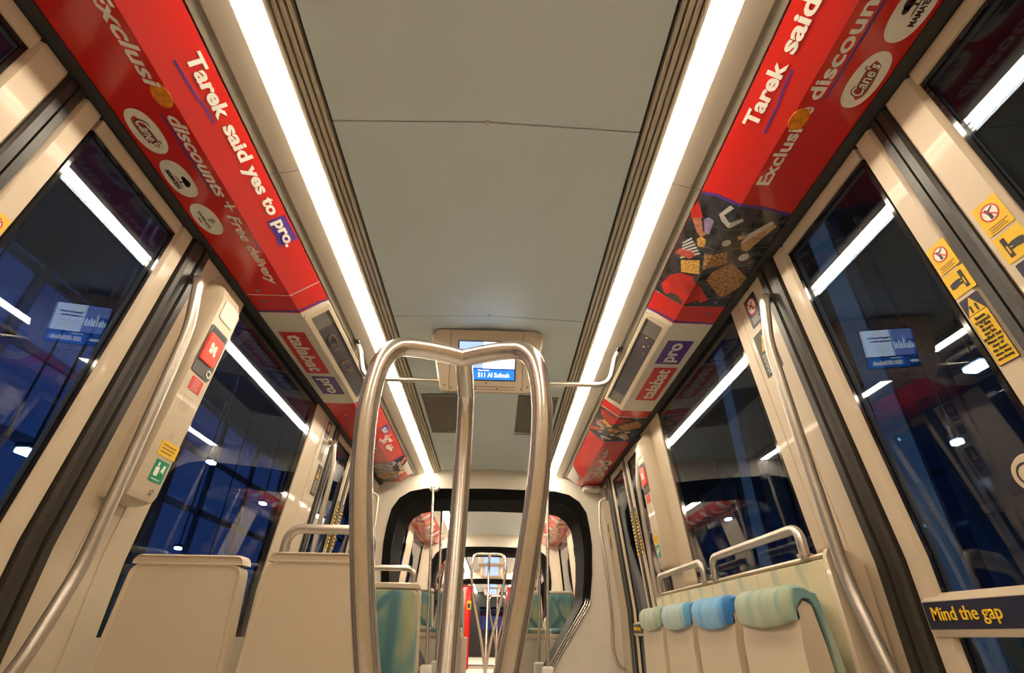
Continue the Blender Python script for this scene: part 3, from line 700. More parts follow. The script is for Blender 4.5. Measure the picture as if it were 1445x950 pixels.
# ================================================================ STICKERS
def sticker(name, s, y0, y1, z0, z1, m_, label, off=.0035, cat='sticker'):
    yc, zc = (y0+y1)/2, (z0+z1)/2; F = WF(s, yc, zc, off); w, h = abs(y1-y0)/2, (z1-z0)/2
    o = MB().poly(F, rr(-w, -h, w, h, .003), 0, .0012).build(name, m_); tag(o, label, cat); return o, F, w, h
def lines(F, x0, x1, ys, hh, m_, par, z=.0012):
    t = MB()
    for i, y in enumerate(ys): t.poly(F, rr(x0+(.06*(i % 2))*(x1-x0), y-hh, x1-(.09*((i*2) % 3))*(x1-x0), y+hh), z, z+.0005)
    t.build('small_print', m_, par)
def no_lean(s, y0, y1, z0, z1, label):
    o, F, w, h = sticker('no_leaning_sticker', s, y0, y1, z0, z1, YELLOW, label, .0005)
    cx, cy, r = -.12*w*0, h*.22, w*.66
    p = MB(); p.poly(F, ell(cx, cy, r, r), .0012, .0017); p.build('white_disc', WHITEI, o)
    p = MB(); p.poly(F, ell(cx-.3*r, cy+.45*r, .14*r, .14*r, 12), .0017, .0022)
    p.poly(F, [(cx-.42*r, cy+.3*r), (cx-.05*r, cy+.38*r), (cx+.1*r, cy-.1*r), (cx+.12*r, cy-.75*r), (cx-.22*r, cy-.75*r), (cx-.25*r, cy-.1*r)], .0017, .0022)
    p.poly(F, [(cx-.02*r, cy+.34*r), (cx+.55*r, cy+.62*r), (cx+.6*r, cy+.5*r), (cx+.03*r, cy+.15*r)], .0017, .0022); p.build('leaning_figure', BLACKI, o)
    p = MB(); ring(p, F, cx, cy, r*.86, r, .0017, .0024); p.poly(F, [(cx-.66*r, cy+.56*r), (cx-.56*r, cy+.66*r), (cx+.66*r, cy-.56*r), (cx+.56*r, cy-.66*r)], .0022, .0027); p.build('prohibition_ring', REDI, o)
    lines(F, -w*.75, w*.75, [-h*.58, -h*.72, -h*.86], h*.03, mat('brown_ink', (.30, .16, .02), .5), o)
def hand(s, y0, y1, z0, z1, label, d=1):
    o, F, w, h = sticker('hand_trap_sticker', s, y0, y1, z0, z1, YELLOW, label, .0005)
    p = MB(); p.poly(F, rr(*sorted((d*.30*w, d*.62*w))[:1], -h*.72, sorted((d*.30*w, d*.62*w))[1], h*.72), .0012, .0018)
    P = [(-.75, -.30), (-.45, -.36), (-.1, -.28), (.28, -.30), (.28, -.12), (.05, -.08), (.30, .02), (.30, .14), (.0, .22), (-.4, .20), (-.75, .12)]
    p.poly(F, [(d*a*w, b*h) for a, b in P], .0012, .0018); p.build('hand_pictogram', BLACKI, o)
    MB().poly(F, rr(*sorted((d*.40*w, d*.50*w))[:1], -h*.45, sorted((d*.40*w, d*.50*w))[1], h*.1), .0018, .0024).build('door_gap_mark', YELLOW, o)
def trap(s, y0, y1, z0, z1, label):
    o, F, w, h = sticker('trapped_items_sticker', s, y0, y1, z0, z1, NAVY, label, .0005)
    zt = h-.046
    MB().poly(F, rr(-w*.94, -h*.97, w*.94, zt), .0012, .0017).build('yellow_field', YELLOW, o)
    tr = MB().poly(F, [(-w*.86, zt+.002), (w*.86, zt+.002), (0, h*.97)], .0012, .0018).build('warning_triangle', YELLOW, o)
    p = MB()
    for x in (-.3, .25): p.poly(F, ell(x*w, zt+.018, w*.13, .006, 10), .0018, .0023); p.poly(F, rr(x*w-w*.1, zt+.005, x*w+w*.1, zt+.013), .0018, .0023)
    p.build('pictogram', BLACKI, tr)
    t = MB(); hh = (zt+h)
    for i, (wd, sz) in enumerate((('Items', 1), ('trapped', 1), ('in the', 1), ('doors', 1), ('can be', .9), ('pulled out', .9), ('Please stay', .75), ('clear of', .75), ('the doors', .75), ('when they', .75), ('are closing', .75))):
        text(t, F, wd, (.0122 if z1-z0 < .25 else .02)*sz, x=0, y=zt-.014-i*(zt+h-.012)/11.3, h=.0035, align='CENTER')
    t.build('lettering', BLACKI, o)
for s in (-1, 1):
    nm = SIDE[s]
    no_lean(s, .756, .819, 1.586, 1.666, 'yellow no leaning sticker on the nearest %s door leaf' % nm)
    hand(s, .755, .819, 1.510, 1.578, 'yellow hand trap sticker on the nearest %s door leaf' % nm, 1 if s < 0 else -1)
    trap(s, .757, .812, 1.325, 1.502, 'tall yellow trapped items sticker on the nearest %s door leaf' % nm)
    no_lean(s, .903, .962, 1.588, 1.666, 'yellow no leaning sticker at the edge of the %s second door leaf' % nm)
    hand(s, .900, .963, 1.518, 1.582, 'yellow hand trap sticker at the edge of the %s second door leaf' % nm, -1 if s < 0 else 1)
    trap(s, .908, .960, 1.333, 1.508, 'tall yellow trapped items sticker on the %s second door leaf' % nm)
    trap(s, 4.026, 4.074, 1.34, 1.68, 'long yellow warning strip on the far %s door leaf before the gap' % nm)
    trap(s, 4.156, 4.204, 1.34, 1.68, 'long yellow warning strip on the far %s door leaf after the gap' % nm)
def no_smoke(s, y0, y1, z0, z1, label):
    o, F, w, h = sticker('no_smoking_sticker', s, y0, y1, z0, z1, NAVY, label)
    r = w*.82; cy = h*.30
    MB().poly(F, ell(0, cy, r, r), .0012, .0017).build('white_disc', WHITEI, o)
    p = MB(); p.poly(F, rr(-r*.5, cy-.08*r, r*.25, cy+.08*r), .0017, .0022); p.poly(F, ell(r*.2, cy-.4*r, r*.2, r*.14, 12), .0017, .0022); p.poly(F, [(-.1*r, cy+.15*r), (.2*r, cy+.6*r), (.35*r, cy+.5*r), (.05*r, cy+.1*r)], .0017, .0022); p.build('pictogram', BLACKI, o)
    p = MB(); ring(p, F, 0, cy, r*.82, r, .0017, .0024); p.poly(F, [(-.66*r, cy+.54*r), (-.54*r, cy+.66*r), (.66*r, cy-.54*r), (.54*r, cy-.66*r)], .0022, .0027); p.build('prohibition_ring', REDI, o)
    lines(F, -w*.7, w*.7, [-h*.42, -h*.54, -h*.66, -h*.78], h*.028, mat('pale_ink', (.42, .38, .34), .5), o)
def warn(s, y0, y1, z0, z1, label):
    o, F, w, h = sticker('warning_sticker', s, y0, y1, z0, z1, mat('charcoal_sticker', (.05, .045, .04), .5), label)
    MB().poly(F, [(-w*.55, h*.12), (w*.55, h*.12), (0, h*.80)], .0012, .0018).build('warning_triangle', YELLOW, o)
    MB().poly(F, [(-w*.08, h*.2), (w*.08, h*.2), (w*.10, h*.56), (-w*.10, h*.56)], .0018, .0024).build('exclamation_mark', BLACKI, o)
    lines(F, -w*.75, w*.75, [-h*.05-.11*h*i for i in range(8)], h*.03, mat('pale_ink', (.42, .38, .34), .5), o)
def photo_st(s, y0, y1, z0, z1, label):
    o, F, w, h = sticker('notice_sticker', s, y0, y1, z0, z1, mat('grey_notice', (.35, .32, .28), .5), label)
    MB().poly(F, rr(-w*.8, -h*.1, w*.8, h*.8), .0012, .0018).build('notice_picture', BEZ, o)
    lines(F, -w*.7, w*.7, [-h*.3, -h*.45, -h*.6, -h*.75], h*.03, BLACKI, o)
no_smoke(1, 1.672, 1.762, 1.925, 2.060, 'dark no smoking sticker at the top of the right pillar')
warn(1, 1.664, 1.785, 1.706, 1.897, 'dark sticker with yellow warning triangle behind the right grab rail')
no_smoke(-1, 3.345, 3.42, 1.955, 2.075, 'dark no smoking sticker at the top of the left far pillar')
photo_st(-1, 3.35, 3.44, 1.80, 1.94, 'grey notice sticker between the two dark stickers on the left far pillar')
warn(-1, 3.40, 3.49, 1.585, 1.785, 'dark sticker with yellow warning triangle on the left far pillar')
sticker('notice_sticker', 1, 4.86, 4.93, 1.93, 2.05, NAVY, 'small navy notice above the rail by the right gangway wall', .002)
o, F, w, h = sticker('notice_sticker', 1, 5.02, 5.08, 1.52, 1.74, GREYI, 'narrow grey notice beside the gangway rail on the right', .002)
MB().poly(F, rr(-w*.6, -.02, w*.6, .04), .0012, .0018).build('notice_picture', YELLOW, o)
# door opening button on the nearest right leaf pane
for s in (-1, 1):
    F = WF(s, 1.030, 1.115, -.017)
    b_ = MB(); b_.loft([[F.p(a*k, b*k, hh) for a, b in ell(0, 0, .043, .043, 32)] for k, hh in ((1, 0), (1, .012), (.85, .022), (.6, .022))]); q = b_.build('door_button', CREAM)
    tag(q, 'round cream door button on the %s door pane' % SIDE[s], 'button')
    p = MB(); ring(p, F, 0, 0, .020, .025, .022, .024); p.build('button_ring', BLACKI, q)
    MB().poly(F, ell(0, 0, .019, .019, 24), .022, .025).build('push_face', CREAM, q)

# ================================================================ STANCHION WITH LOOPS
def stanchion(cx, cy, zt, zj, zf, R, r, label, rot=0.0):
    o = empty('loop_stanchion', (cx, cy, zf), label, 'stanchion')
    H = zt-zj
    prof_ = [(.03, -.07), (.08, .0), (.24, .17), (.50, .36), (.76, .54), (.94, .70), (1.01, .80), (1.02, .885), (.96, .955), (.82, .992), (.62, 1.004), (.32, 1.010), (.0, 1.012)]
    for az in (210, 330, 90):
        c, d = math.cos(math.radians(az+rot)), math.sin(math.radians(az+rot))
        MB().tube(smooth_path([(cx+c*a*R, cy+d*a*R, zj+k*H) for a, k in prof_], 7), r, 18).build('loop_tube', STEEL, o)
    ball = [(0, -1.0), (.5, -.87), (.87, -.5), (1, 0), (.87, .5), (.5, .87), (.05, 1)]
    MB().tube([(cx, cy, zt+.012*H+r*k*.98) for _, k in ball], [max(.001, r*.98*q) for q, _ in ball], 18).build('top_joint', STEEL, o)
    MB().cyl((cx, cy, zf+.03), (cx, cy, zj-.0), r*1.3, 20).build('post', STEEL, o)
    MB().tube([(cx, cy, zf), (cx, cy, zf+.012), (cx, cy, zf+.03)], [.07, .065, r*1.6], 24).build('floor_flange', STEEL, o)
stanchion(-.008, .90, 1.272, .30, 0.0, .170, .0182, 'brushed steel three loop stanchion standing closest in the aisle')

# ================================================================ SEATS
def shell_seat(xc, yb, face, label, w=.40, zt=1.0, handle=None, zs=.46, zf=0.0, fab=FAB_T, part_of=None):
    # yb = plane of the rear of the back shell; face=+1 sitter faces +y
    o = empty('passenger_seat', (xc, yb+face*.2, zf), label, 'seat')
    def outline(wt, wb, z0, z1, r):
        pts = [(-wb/2, z0), (wb/2, z0)]
        for cx, a in ((wt/2-r, 0), (-wt/2+r, 90)):
            for k in range(6):
                t = math.radians(a+90*k/5); pts.append((cx+r*math.cos(t), z1-r+r*math.sin(t)))
        return pts
    f = face
    def lf(specs, name, m_):
        MB().loft([[(xc+x, yb+f*d, z) for x, z in outline(wt, wb, z0, z1, r)] for d, wt, wb, z0, z1, r in specs]).build(name, m_, o)
    wt, wb = w*.845, w*1.0
    lf([(.005, wt-.030, wb-.030, zs-.06, zt-.036, .03), (.001, wt-.022, wb-.022, zs-.06, zt-.032, .032), (.0, wt-.008, wb-.008, zs-.065, zt-.027, .034), (.008, wt, wb, zs-.07, zt-.026, .034), (.05, wt, wb, zs-.07, zt-.026, .034)], 'back_shell', CREAM)
    lf([(.006, wt-.02, wt-.018, zt-.024, zt-.010, .016), (-.001, wt-.010, wt-.006, zt-.028, zt-.004, .021), (.008, wt-.003, wt+.001, zt-.028, zt, .023), (.054, wt-.003, wt+.001, zt-.028, zt, .023), (.064, wt-.010, wt-.006, zt-.028, zt-.006, .018)], 'top_rim', CREAM)
    lf([(.05, wt-.028, wb-.03, zs, zt-.036, .03), (.085, wt-.036, wb-.04, zs+.01, zt-.042, .04), (.095, wt-.07, wb-.08, zs+.03, zt-.07, .04)], 'back_cushion', fab)
    p = MB(); y0, y1 = sorted((yb+f*.05, yb+f*.46)); p.box((xc-wb/2+.01, y0, zs-.07), (xc+wb/2-.01, y1, zs-.012), .02); p.build('seat_pan', CREAM, o)
    p = MB(); y0, y1 = sorted((yb+f*.08, yb+f*.47)); p.box((xc-wb/2+.015, y0, zs-.02), (xc+wb/2-.015, y1, zs+.035), .022, 3); p.build('seat_cushion', fab, o)
    p = MB(); y0, y1 = sorted((yb+f*.06, yb+f*.36)); p.box((xc-.14, y0, zf), (xc+.14, y1, zs-.06), .012); p.build('pedestal', PODM, o)
    if handle:
        a, b, hh = handle
        p = MB(); p.tube([(xc+a, yb+f*.03, zt-.03), (xc+a, yb+f*.03, zt+hh), (xc+b, yb+f*.03, zt+hh), (xc+b, yb+f*.03, zt-.03)], .0155, 14, .065); p.build('grab_handle', STEELR, o)
    return o
shell_seat(-.904, 1.76, 1, 'cream seat back by the left window seen from behind', .418, 1.008)
shell_seat(-.492, 1.76, 1, 'cream seat back beside the aisle with a grab handle on top', .395, 1.022, (-.13, .15, .075))
shell_seat(-.525, 3.16, -1, 'teal leaf patterned aisle seat facing the viewer on the left', .45, 1.045, (-.13, .14, .075), fab=FAB_T)
shell_seat(-.98, 3.16, -1, 'teal leaf patterned seat against the left window facing the viewer', .43, 1.045)

# ---- folding seats along the right wall
bnd = [1.656, 2.121, 2.586, 3.051, 3.516]
def KX(x): return min(1.214, .068+(x-.068)*1.045)
def KZ(z): return .8+(z-.8)*1.045
FB = [(FAB_G, 'pale green'), (FAB_B, 'bright blue'), (FAB_LB, 'pale blue'), (FAB_G, 'pale green')]
FL = ['folded up seat with pale green cushion closest on the right', 'folded up seat with the brightest blue cushion on the right', 'folded up seat with pale blue cushion beyond the bright blue one', 'folded up seat with pale green cushion at the far end of the right row']
for i in range(4):
    a, b = bnd[i]+.006, bnd[i+1]-.006
    o = empty('folding_seat', (1.04, (a+b)/2, 0), FL[i], 'folding seat', None)
    # tall backrest: cream shell on the wall and fabric front
    def strip(pts, y0, y1, name, m_, inset=.012):
        ym = (y0+y1)/2; cx = sum(x for x, z in pts)/len(pts); cz_ = sum(z for x, z in pts)/len(pts)
        def sh(k): return [(cx+(x-cx)*k, cz_+(z-cz_)*k) for x, z in pts]
        lp = []
        for y, k in ((y0, .93), (y0+inset*.35, .98), (y0+inset, 1.0), (y1-inset, 1.0), (y1-inset*.35, .98), (y1, .93)): lp.append([(KX(x), y, KZ(z)) for x, z in sh(k)])
        return MB().loft(lp).build(name, m_, o)
    strip([(1.205, .40), (1.13, .40), (1.062, 1.012), (1.05, 1.022), (1.06, 1.030), (1.14, 1.030), (1.20, 1.0)], a-.006, b+.006, 'back_shell', CREAM, .004)
    strip([(1.135, .42), (1.108, .44), (1.046, .99), (1.046, 1.008), (1.056, 1.012), (1.068, 1.005)], a-.004, b+.004, 'back_cushion', FAB_C, .010)
    # flipped-up pan: cream underside faces the aisle, cushion rolls over its top edge
    y0, y1 = a+.020, b-.030
    pan = [(.945, .44), (.932, .60), (.934, .80), (.946, .885), (.968, .906), (.992, .895), (1.005, .80), (1.03, .46), (1.02, .42), (.96, .42)]
    strip(pan, y0+.004, y1-.004, 'seat_pan', CREAM, .016)
    # hood: fabric rolled over the top, sagging lower edge at the front
    n_ = 25; lp = []
    for k in range(n_):
        t = k/(n_-1); y = y0+(y1-y0)*t; e = abs(2*t-1); pinch = .026*max(0, (e-.72)/.28)**2.4; dip = .020*(1-(2*t-1)**2)
        sec = [(.930+pinch*.5, .852-dip), (.918+pinch, .862-dip), (.911+pinch, .895), (.920+pinch*.8, .926-pinch*.4), (.945, .944-pinch*.5), (.975, .944-pinch*.5), (1.006-pinch*.4, .930-pinch*.4), (1.026-pinch*.4, .890), (1.050, .62), (1.068, .46), (1.035, .46), (1.012, .80), (.994, .893), (.970, .907), (.948, .890), (.938, .86-dip)]
        lp.append([(KX(x), y, KZ(z)) for x, z in smooth_loop(sec, 3)])
    MB().loft(lp).build('seat_cushion', FB[i][0], o, 1.1)
    p = MB(); p.box((1.02, a+.06, 0), (1.20, b-.06, .41), .012); p.build('seat_base', PODM, o)
    p = MB(); p.cyl((1.06, a+.02, .42), (1.06, b-.02, .42), .012); p.build('hinge_rod', STEEL, o)
    if i == 0:
        p = MB(); p.prism_y([(KX(x), KZ(z)) for x, z in [(1.175, .36), (1.06, .36), (1.045, 1.018), (1.055, 1.036), (1.075, 1.040), (1.115, 1.030)]], a-.026, a-.006); p.build('side_panel', CREAM, o)
def seat_handle(y0, y1, label):
    o = empty('seat_grab_handle', (1.098, (y0+y1)/2, 1.03), label, 'grab handle')
    p = MB(); p.tube([(1.098, y0, 1.03), (1.098, y0, 1.130), (1.098, y1, 1.130), (1.098, y1, 1.03)], .0165, 14, .07); p.build('handle_tube', STEELR, o)
    for y in (y0, y1): MB().cyl((1.098, y, 1.040), (1.098, y, 1.047), .024).build('mounting_collar', STEELR, o)
seat_handle(1.765, 2.54, 'long satin grab handle above the two nearest folding seats')
seat_handle(2.675, 3.43, 'long satin grab handle above the two farthest folding seats')

# ================================================================ GANGWAY PORTALS AND FAR SECTIONS
POR = [(0, 2.075), (.66, 2.062), (.80, 2.03), (.90, 1.965), (.965, 1.86), (.99, 1.70), (1.0, 1.55), (.985, 1.30), (.95, 1.075), (.585, .56), (.57, .16), (0, .16)]
PIN = [(0, 1.975), (.62, 1.966), (.75, 1.938), (.835, 1.88), (.89, 1.79), (.915, 1.65), (.925, 1.52), (.915, 1.29), (.885, 1.065), (.55, .54), (.54, .17), (0, .17)]
OUT = [(0, 2.33), (.62, 2.33), (.80, 2.25), (1.06, 2.15), (1.13, 2.07), (1.16, 1.70), (1.19, 1.55), (1.20, 1.30), (1.22, 1.0), (1.22, .56), (1.22, .0), (0, .0)]
def full(h): return h+[(-x, z) for x, z in reversed(h[1:-1])]
def dens(pts, n=3):
    o = []
    for (a, b), (c, d) in zip(pts, pts[1:]+pts[:1]):
        for k in range(n): o.append((a+(c-a)*k/n, b+(d-b)*k/n))
    return o
def lerp2(A, B, t): return [(a+(c-a)*t, b+(d-b)*t) for (a, b), (c, d) in zip(A, B)]
def bulkhead(y, name, label, dep=.06):
    a, b = dens(full(OUT)), dens(full(POR))
    p = MB(); p.loft([[(x, y, z) for x, z in a], [(x, y, z) for x, z in b], [(x, y+dep, z) for x, z in b], [(x, y+dep, z) for x, z in a], [(x, y, z) for x, z in a]], cap=False)
    return struct(p.build(name, BULK), label, 'wall')
def bellows(y, ln, label, full_=True):
    o = empty('gangway_bellows', (0, y, .1), label, 'gangway')
    a, b = dens(full(POR)), dens(full(PIN))
    p = MB(); lp = [[(x, y+.06, z) for x, z in a], [(x, y-.008, z) for x, z in a]]
    k = 7
    for i in range(k+1):                              # concentric folds of the rubber ring
        t = i/k; q = lerp2(a, b, t)
        lp.append([(x, y-.012+.055*t, z) for x, z in q])
        if i < k: lp.append([(x, y+.006+.055*t, z) for x, z in lerp2(a, b, t+.55/k)])
    for i in range(10):                               # folds running back through the joint
        q = lerp2(a, b, 1.0 if i % 2 == 0 else .5); lp.append([(x, y+.05+ln*i/9, z) for x, z in q])
    p.loft(lp, cap=False); p.build('rubber_folds', BELLOW, o)
    for sg in (-1, 1):
        p = MB()
        for dx in (0, .022, .044): p.tube([(sg*(.955-dx), y-.014, 1.10), (sg*(.948-dx), y-.014, 1.06), (sg*(.60-dx), y-.014, .57), (sg*(.578-dx), y-.014, .50)], .0065, 8)
        p.build('edge_trim', STEEL if dx else STEEL, o)
    return o
bulkhead(5.15, 'wall_front', 'white bulkhead wall around the first gangway opening')
bellows(5.15, .62, 'black rubber gangway surround in the first bulkhead')
def pole(x, y, z0, z1, label, lean=.0):
    o = empty('grab_pole', (x, y, z0), label, 'grab pole')
    MB().cyl((x, y, z0+.02), (x+lean, y, z1), .0145, 16).build('pole_tube', STEEL, o)
    MB().box((x-.05, y-.05, z0-.36), (x+.05, y+.05, z0+.03), .02, 3).build('base_block', WHITEP, o)
    MB().cyl((x+lean, y, z1-.03), (x+lean, y, z1), .021).build('top_collar', STEEL, o)
pole(-.48, 5.06, .55, 2.06, 'slim vertical pole on the left in front of the gangway opening', -.085)
pole(.545, 5.06, .55, 2.06, 'slim vertical pole on the right in front of the gangway opening', .03)
pole(-.475, 5.86, .55, 2.03, 'second slim pole on the left just beyond the gangway', -.07)
pole(.535, 5.86, .55, 2.03, 'second slim pole on the right just beyond the gangway', .03)
p = MB(); p.prism_y([(-.62, 2.062), (-.56, 2.075), (-.50, 2.062), (-.535, 2.03), (-.585, 2.03)], 5.06, 5.14)
q = p.build('pole_bracket', WHITEP); tag(q, 'white bracket holding the left gangway pole to the bulkhead', 'bracket')

def section(i, y0, y1, zf, seats, last=False):
    tagw = ['middle', 'third', 'fourth'][i]
    struct(MB().box((-1.2, y0, zf-.06), (1.2, y1, zf)).build('floor_%s' % tagw, FLOORM), 'grey floor of the %s tram section' % tagw, 'floor')
    p = MB(); p.prism_y([(-.55, 2.252), (0, 2.276), (.55, 2.252), (.55, 2.33), (-.55, 2.33)], y0, y1); struct(p.build('ceiling_%s' % tagw, CEIL), 'pale ceiling of the %s tram section' % tagw, 'ceiling')
    for s in (-1, 1):
        L = empty('ceiling_light', (s*.62, (y0+y1)/2, 2.2), 'warm strip light on the %s of the %s tram section' % (SIDE[s], tagw), 'ceiling light')
        MB().prism_y([(s*.578, 2.222), (s*.67, 2.216), (s*.67, 2.27), (s*.578, 2.27)], y0+.03, y1-.03).build('diffuser', DIFF, L)
        MB().prism_y([(s*.671, 2.222), (s*.75, 2.199), (s*.772, 2.182), (s*.774, 2.28), (s*.671, 2.29)], y0, y1).build('cover', COVER, L)
        MB().prism_y([(s*.551, 2.24), (s*.577, 2.23), (s*.577, 2.30), (s*.551, 2.30)], y0, y1).build('trim_rail', GROOVE, L)
        ad = prof(MB(), s, y0+.02, y1-.02).build('advert_panel', RED); tag(ad, 'red printed advert panel on the %s of the %s tram section' % (SIDE[s], tagw), 'advertisement')
        m_ = MB(); yy = y0+.1
        while yy < y1-.3:
            unf(m_, s, [(yy, .10), (yy+.1, .05), (yy+.22, .16), (yy+.12, .30)], .001); yy += .62
        m_.build('printed_figures', TAN, ad)
        m_ = MB(); yy = y0+.42
        while yy < y1-.3:
            unf(m_, s, [(yy, .20), (yy+.12, .12), (yy+.16, .30), (yy+.05, .33)], .001); yy += .62
        m_.build('printed_shapes', PWHITE, ad)
        wx = lambda z: s*(1.19-.09*max(0, z-1))
        p = MB(); P = lambda a, b, z0, z1, dd=0: p.prism_y([(wx(z0)-s*dd, z0), (wx(z1)-s*dd, z1), (wx(z1)+s*.05, z1), (wx(z0)+s*.05, z0)], a, b)
        P(y0, y1, zf, 1.0); P(y0, y1, 2.07, 2.13)
        nwin = max(1, int((y1-y0)/1.5)); st = (y1-y0)/nwin; wins = []
        for k in range(nwin):
            a = y0+k*st; P(a, a+.28, 1.0, 2.07); P(a+st-.28, a+st, 1.0, 2.07); wins.append((a+.28, a+st-.28))
        w_ = struct(p.build('wall_%s_%s' % (tagw, SIDE[s]), CREAMD), 'cream %s wall of the %s tram section' % (SIDE[s], tagw), 'wall')
        for a, b in wins:
            p = MB(); P(a-.03, a+.03, 1.0, 2.07, .004); P(b-.03, b+.03, 1.0, 2.07, .004); P(a+.03, b-.03, 2.0, 2.07, .004); p.build('window_frame', FRIT, w_)
            p = MB(); p.prism_y([(wx(1.0)+s*.01, 1.0), (wx(2.07)+s*.01, 2.07), (wx(2.07)+s*.016, 2.07), (wx(1.0)+s*.016, 1.0)], a, b); p.build('pane', PANE, w_)
    for (x, y, f, zs, zt, lab) in seats:
        shell_seat(x, y, f, lab, .36 if i == 0 else .43, zt, (-.11, .11, .06) if abs(x) < .7 else None, zs, .776 if i == 0 else zf, FAB_T)
section(0, 5.80, 9.0, .15, [
    (-.80, 6.75, -1, .84, 1.27, 'teal seat by the left wall just past the gangway'), (-.44, 6.75, -1, .84, 1.27, 'teal aisle seat just past the gangway on the left'),
    (.87, 6.75, -1, .84, 1.27, 'teal seat by the right wall just past the gangway'), (.48, 6.75, -1, .84, 1.27, 'teal aisle seat just past the gangway on the right')])
for s in (-1, 1):
    x0, x1 = sorted((s*.26, s*1.17)); p = MB(); p.box((x0, 6.30, .15), (x1, 7.7, .775), .015)
    q = p.build('seat_podium', PODM); tag(q, 'beige podium under the raised seats on the %s past the gangway' % SIDE[s], 'podium')
bulkhead(9.0, 'wall_second', 'white bulkhead around the second gangway opening')
bellows(9.0, .5, 'black rubber gangway surround in the second bulkhead')
section(1, 9.6, 14.5, .10, [
    (-.85, 11.6, -1, .60, 1.15, 'teal seat by the left wall of the third tram section'), (.85, 11.6, -1, .60, 1.15, 'teal seat by the right wall of the third tram section')])
stanchion(-.02, 8.35, 1.86, .45, .15, .285, .019, 'three loop stanchion seen far down the aisle through the gangway')
bulkhead(14.5, 'wall_third', 'white bulkhead around the third gangway opening')
bellows(14.5, .4, 'black rubber gangway surround in the third bulkhead')
section(2, 15.0, 22.0, .10, [])
stanchion(.18, 16.0, 1.75, .55, .10, .25, .021, 'smaller three loop stanchion behind the far one')
for k, (y, lab) in enumerate(((10.8, 'blue lit ceiling monitor in the third tram section'), (13.2, 'blue lit ceiling monitor before the third gangway'), (16.5, 'blue lit ceiling monitor beyond the third gangway'), (19.5, 'blue lit ceiling monitor closest to the cab'))):
    o = empty('ceiling_monitor', (0, y, 2.05), lab, 'monitor')
    MB().box((-.26, y, 2.0), (.26, y+.35, 2.25), .03).build('housing', CREAM, o)
    MB().box((-.155, y-.006, 2.03), (.155, y+.002, 2.21)).build('screen', SCR_L, o)
for s in (-1, 1):
    o = empty('draught_screen', (s*.68, 13.9, .1), 'red draught screen with a yellow plate on the %s far down the tram' % SIDE[s], 'partition')
    x0, x1 = sorted((s*(.48 if s < 0 else .40), s*.9)); MB().box((x0, 13.9, .1), (x1, 13.93, 1.85), .05, 3).build('screen_panel', RED, o)
    MB().box(((s*.53 if s < 0 else .45)-.05, 13.885, 1.33), ((s*.53 if s < 0 else .45)+.05, 13.9, 1.52)).build('yellow_plate', YELLOW, o)
    MB().box(((s*.53 if s < 0 else .45)-.03, 13.878, 1.36), ((s*.53 if s < 0 else .45)+.03, 13.886, 1.46)).build('plate_mark', BLACKI, o)
# driver's cab end
p = MB(); p.box((-1.2, 22.0, .1), (1.2, 22.05, .75)); p.box((-1.2, 22.0, 1.75), (1.2, 22.05, 2.33)); p.box((-1.2, 22.0, .75), (-.45, 22.05, 1.75)); p.box((.45, 22.0, .75), (1.2, 22.05, 1.75))
cw = struct(p.build('wall_cab', mat('cab_dark', (.012, .012, .014), .4)), 'dark end wall of the cab', 'wall')
MB().box((-.45, 22.02, .75), (.45, 22.03, 1.75)).build('pane', PANE, cw)
struct(MB().box((-2.2, 24.5, 1.0), (2.2, 24.6, 1.5)).build('platform_end_window', mat('blue_lit_window', (.02, .05, .15), .3, emit=(.05, .14, .45), es=.35)), 'blue lit station window seen through the cab', 'station')

# ================================================================ OUTSIDE: station at night
DARKM = mat('station_dark_metal', (.05, .055, .07), .5)
PLAT = mat('platform_paving', (.09, .09, .10), .6, var=.2, scale=20)
SMET = mat('station_blue_metal', (.10, .13, .22), .4)
BWIN = mat('station_blue_glass', (.02, .04, .10), .15, emit=(.05, .11, .32), es=.34, var=.3, scale=1.2)
BWIN2 = mat('station_dim_glass', (.02, .03, .06), .15, emit=(.03, .06, .11), es=.08, var=.3, scale=1.2)
LAMP = mat('station_lamp', (.8, .85, .9), .4, emit=(.75, .88, 1.0), es=9)
struct(MB().box((-9, -4, -.15), (-1.36, 26, -.02)).build('platform_left', PLAT), 'dark platform outside the left windows', 'station')
struct(MB().box((1.36, -4, -.15), (9, 26, -.02)).build('platform_right', PLAT), 'dark platform outside the right windows', 'station')
struct(MB().box((-9, -4, 4.4), (-1.9, 26, 4.5)).build('platform_canopy_left', DARKM), 'dark station canopy outside on the left', 'station')
struct(MB().box((2.6, -4, 4.6), (9, 26, 4.7)).build('platform_canopy_right', DARKM), 'dark station canopy outside on the right', 'station')
def facade(x, s, ys, zs, mglass, name, label):
    p = MB(); x0, x1 = sorted((x, x+s*.12))
    for y in ys: p.box((x0, y-.06, 0), (x1, y+.06, 4.4))
    for z in zs: p.box((x0, ys[0], z-.05), (x1, ys[-1], z+.05))
    o = struct(p.build(name, SMET), label, 'station')
    MB().box((min(x+s*.05, x+s*.07), ys[0], 0), (max(x+s*.05, x+s*.07), ys[-1], 4.4)).build('pane', mglass, o); return o
facade(-5.2, -1, [-3+1.55*k for k in range(16)], [.1, 1.3, 2.6, 3.5, 4.3], BWIN, 'platform_facade_left', 'blue lit glazed station facade outside on the left')
facade(6.0, 1, [-3+2.2*k for k in range(12)], [.1, 2.2, 4.3], BWIN2, 'platform_facade_right', 'dim station facade outside on the right')
p = MB()
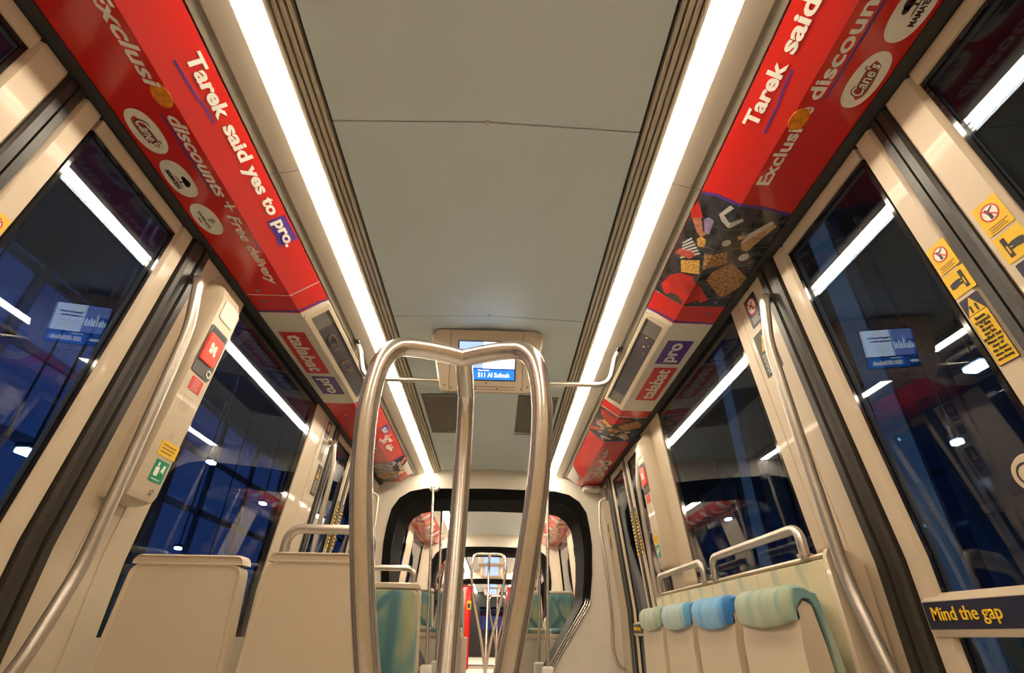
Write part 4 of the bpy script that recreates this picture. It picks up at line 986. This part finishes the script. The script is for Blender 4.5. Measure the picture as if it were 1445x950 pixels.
for y in (1.2, 4.6, 8.2):
    p.box((-3.1, y-.09, -.02), (-2.9, y+.09, 4.4)); 
    p.loft([[(-3.1, y-.06, 3.0), (-2.95, y-.06, 3.0), (-2.0, y-.06, 4.4), (-2.3, y-.06, 4.4)], [(-3.1, y+.06, 3.0), (-2.95, y+.06, 3.0), (-2.0, y+.06, 4.4), (-2.3, y+.06, 4.4)]])
struct(p.build('platform_columns_left', SMET), 'blue grey canopy columns outside on the left', 'station')
for k, (y, lab) in enumerate(((3.3, 'tall pale blue glass fin outside the right door window'), (5.6, 'second pale blue glass fin outside the right windows'))):
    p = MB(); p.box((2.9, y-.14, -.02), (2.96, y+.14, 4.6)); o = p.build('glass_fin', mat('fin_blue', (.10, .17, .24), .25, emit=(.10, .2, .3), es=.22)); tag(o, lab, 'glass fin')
    MB().box((2.88, y-.16, -.02), (2.98, y-.13, 4.6)).build('fin_edge', SMET, o)
def lamp(x, y, z, w, label):
    o = empty('platform_lamp', (x, y, z), label, 'lamp', 'platform lamps outside the windows')
    MB().box((x-w, y-w*1.6, z-.02), (x+w, y+w*1.6, z+.02), .01).build('lamp_panel', LAMP, o)
    MB().box((x-w*1.15, y-w*1.8, z+.021), (x+w*1.15, y+w*1.8, z+.06), .01).build('lamp_housing', DARKM, o)
    MB().cyl((x, y, z+.05), (x, y, 4.62 if x > 0 else 4.42), .012, 8).build('hanger_rod', DARKM, o)
for k, (x, y, z, w) in enumerate(((-3.5, 3.84, 1.94, .05), (-3.5, 3.95, 1.79, .035), (-4.6, 2.4, 3.1, .03), (-4.2, 7.5, 2.95, .045), (-4.4, 10.0, 2.9, .05), (-4.9, 4.0, 1.75, .03), (-4.9, 5.0, 1.95, .025), (-4.9, 6.4, 1.6, .03), (-4.9, 8.6, 1.9, .035), (-4.9, 9.6, 1.65, .03), (3.5, 3.08, 2.51, .05), (3.5, 3.50, 2.09, .025), (3.6, 3.9, 2.55, .02), (4.6, 7.4, 2.9, .045), (4.8, 10.5, 2.9, .05))):
    lamp(x, y, z, w, 'small white platform lamp seen through the %s glass' % ('left' if x < 0 else 'right'))
for s, x, y, e in ((-1, -3.9, 5.5, 22), (1, 4.2, 3.4, 5)):
    ld = bpy.data.lights.new('platform_glow', 'AREA'); ld.energy = e; ld.color = (.35, .5, 1.0); ld.shape = 'RECTANGLE'; ld.size = 1.2; ld.size_y = 5
    lo = bpy.data.objects.new('platform_glow', ld); COL.objects.link(lo); lo.location = (x, y, 4.35)
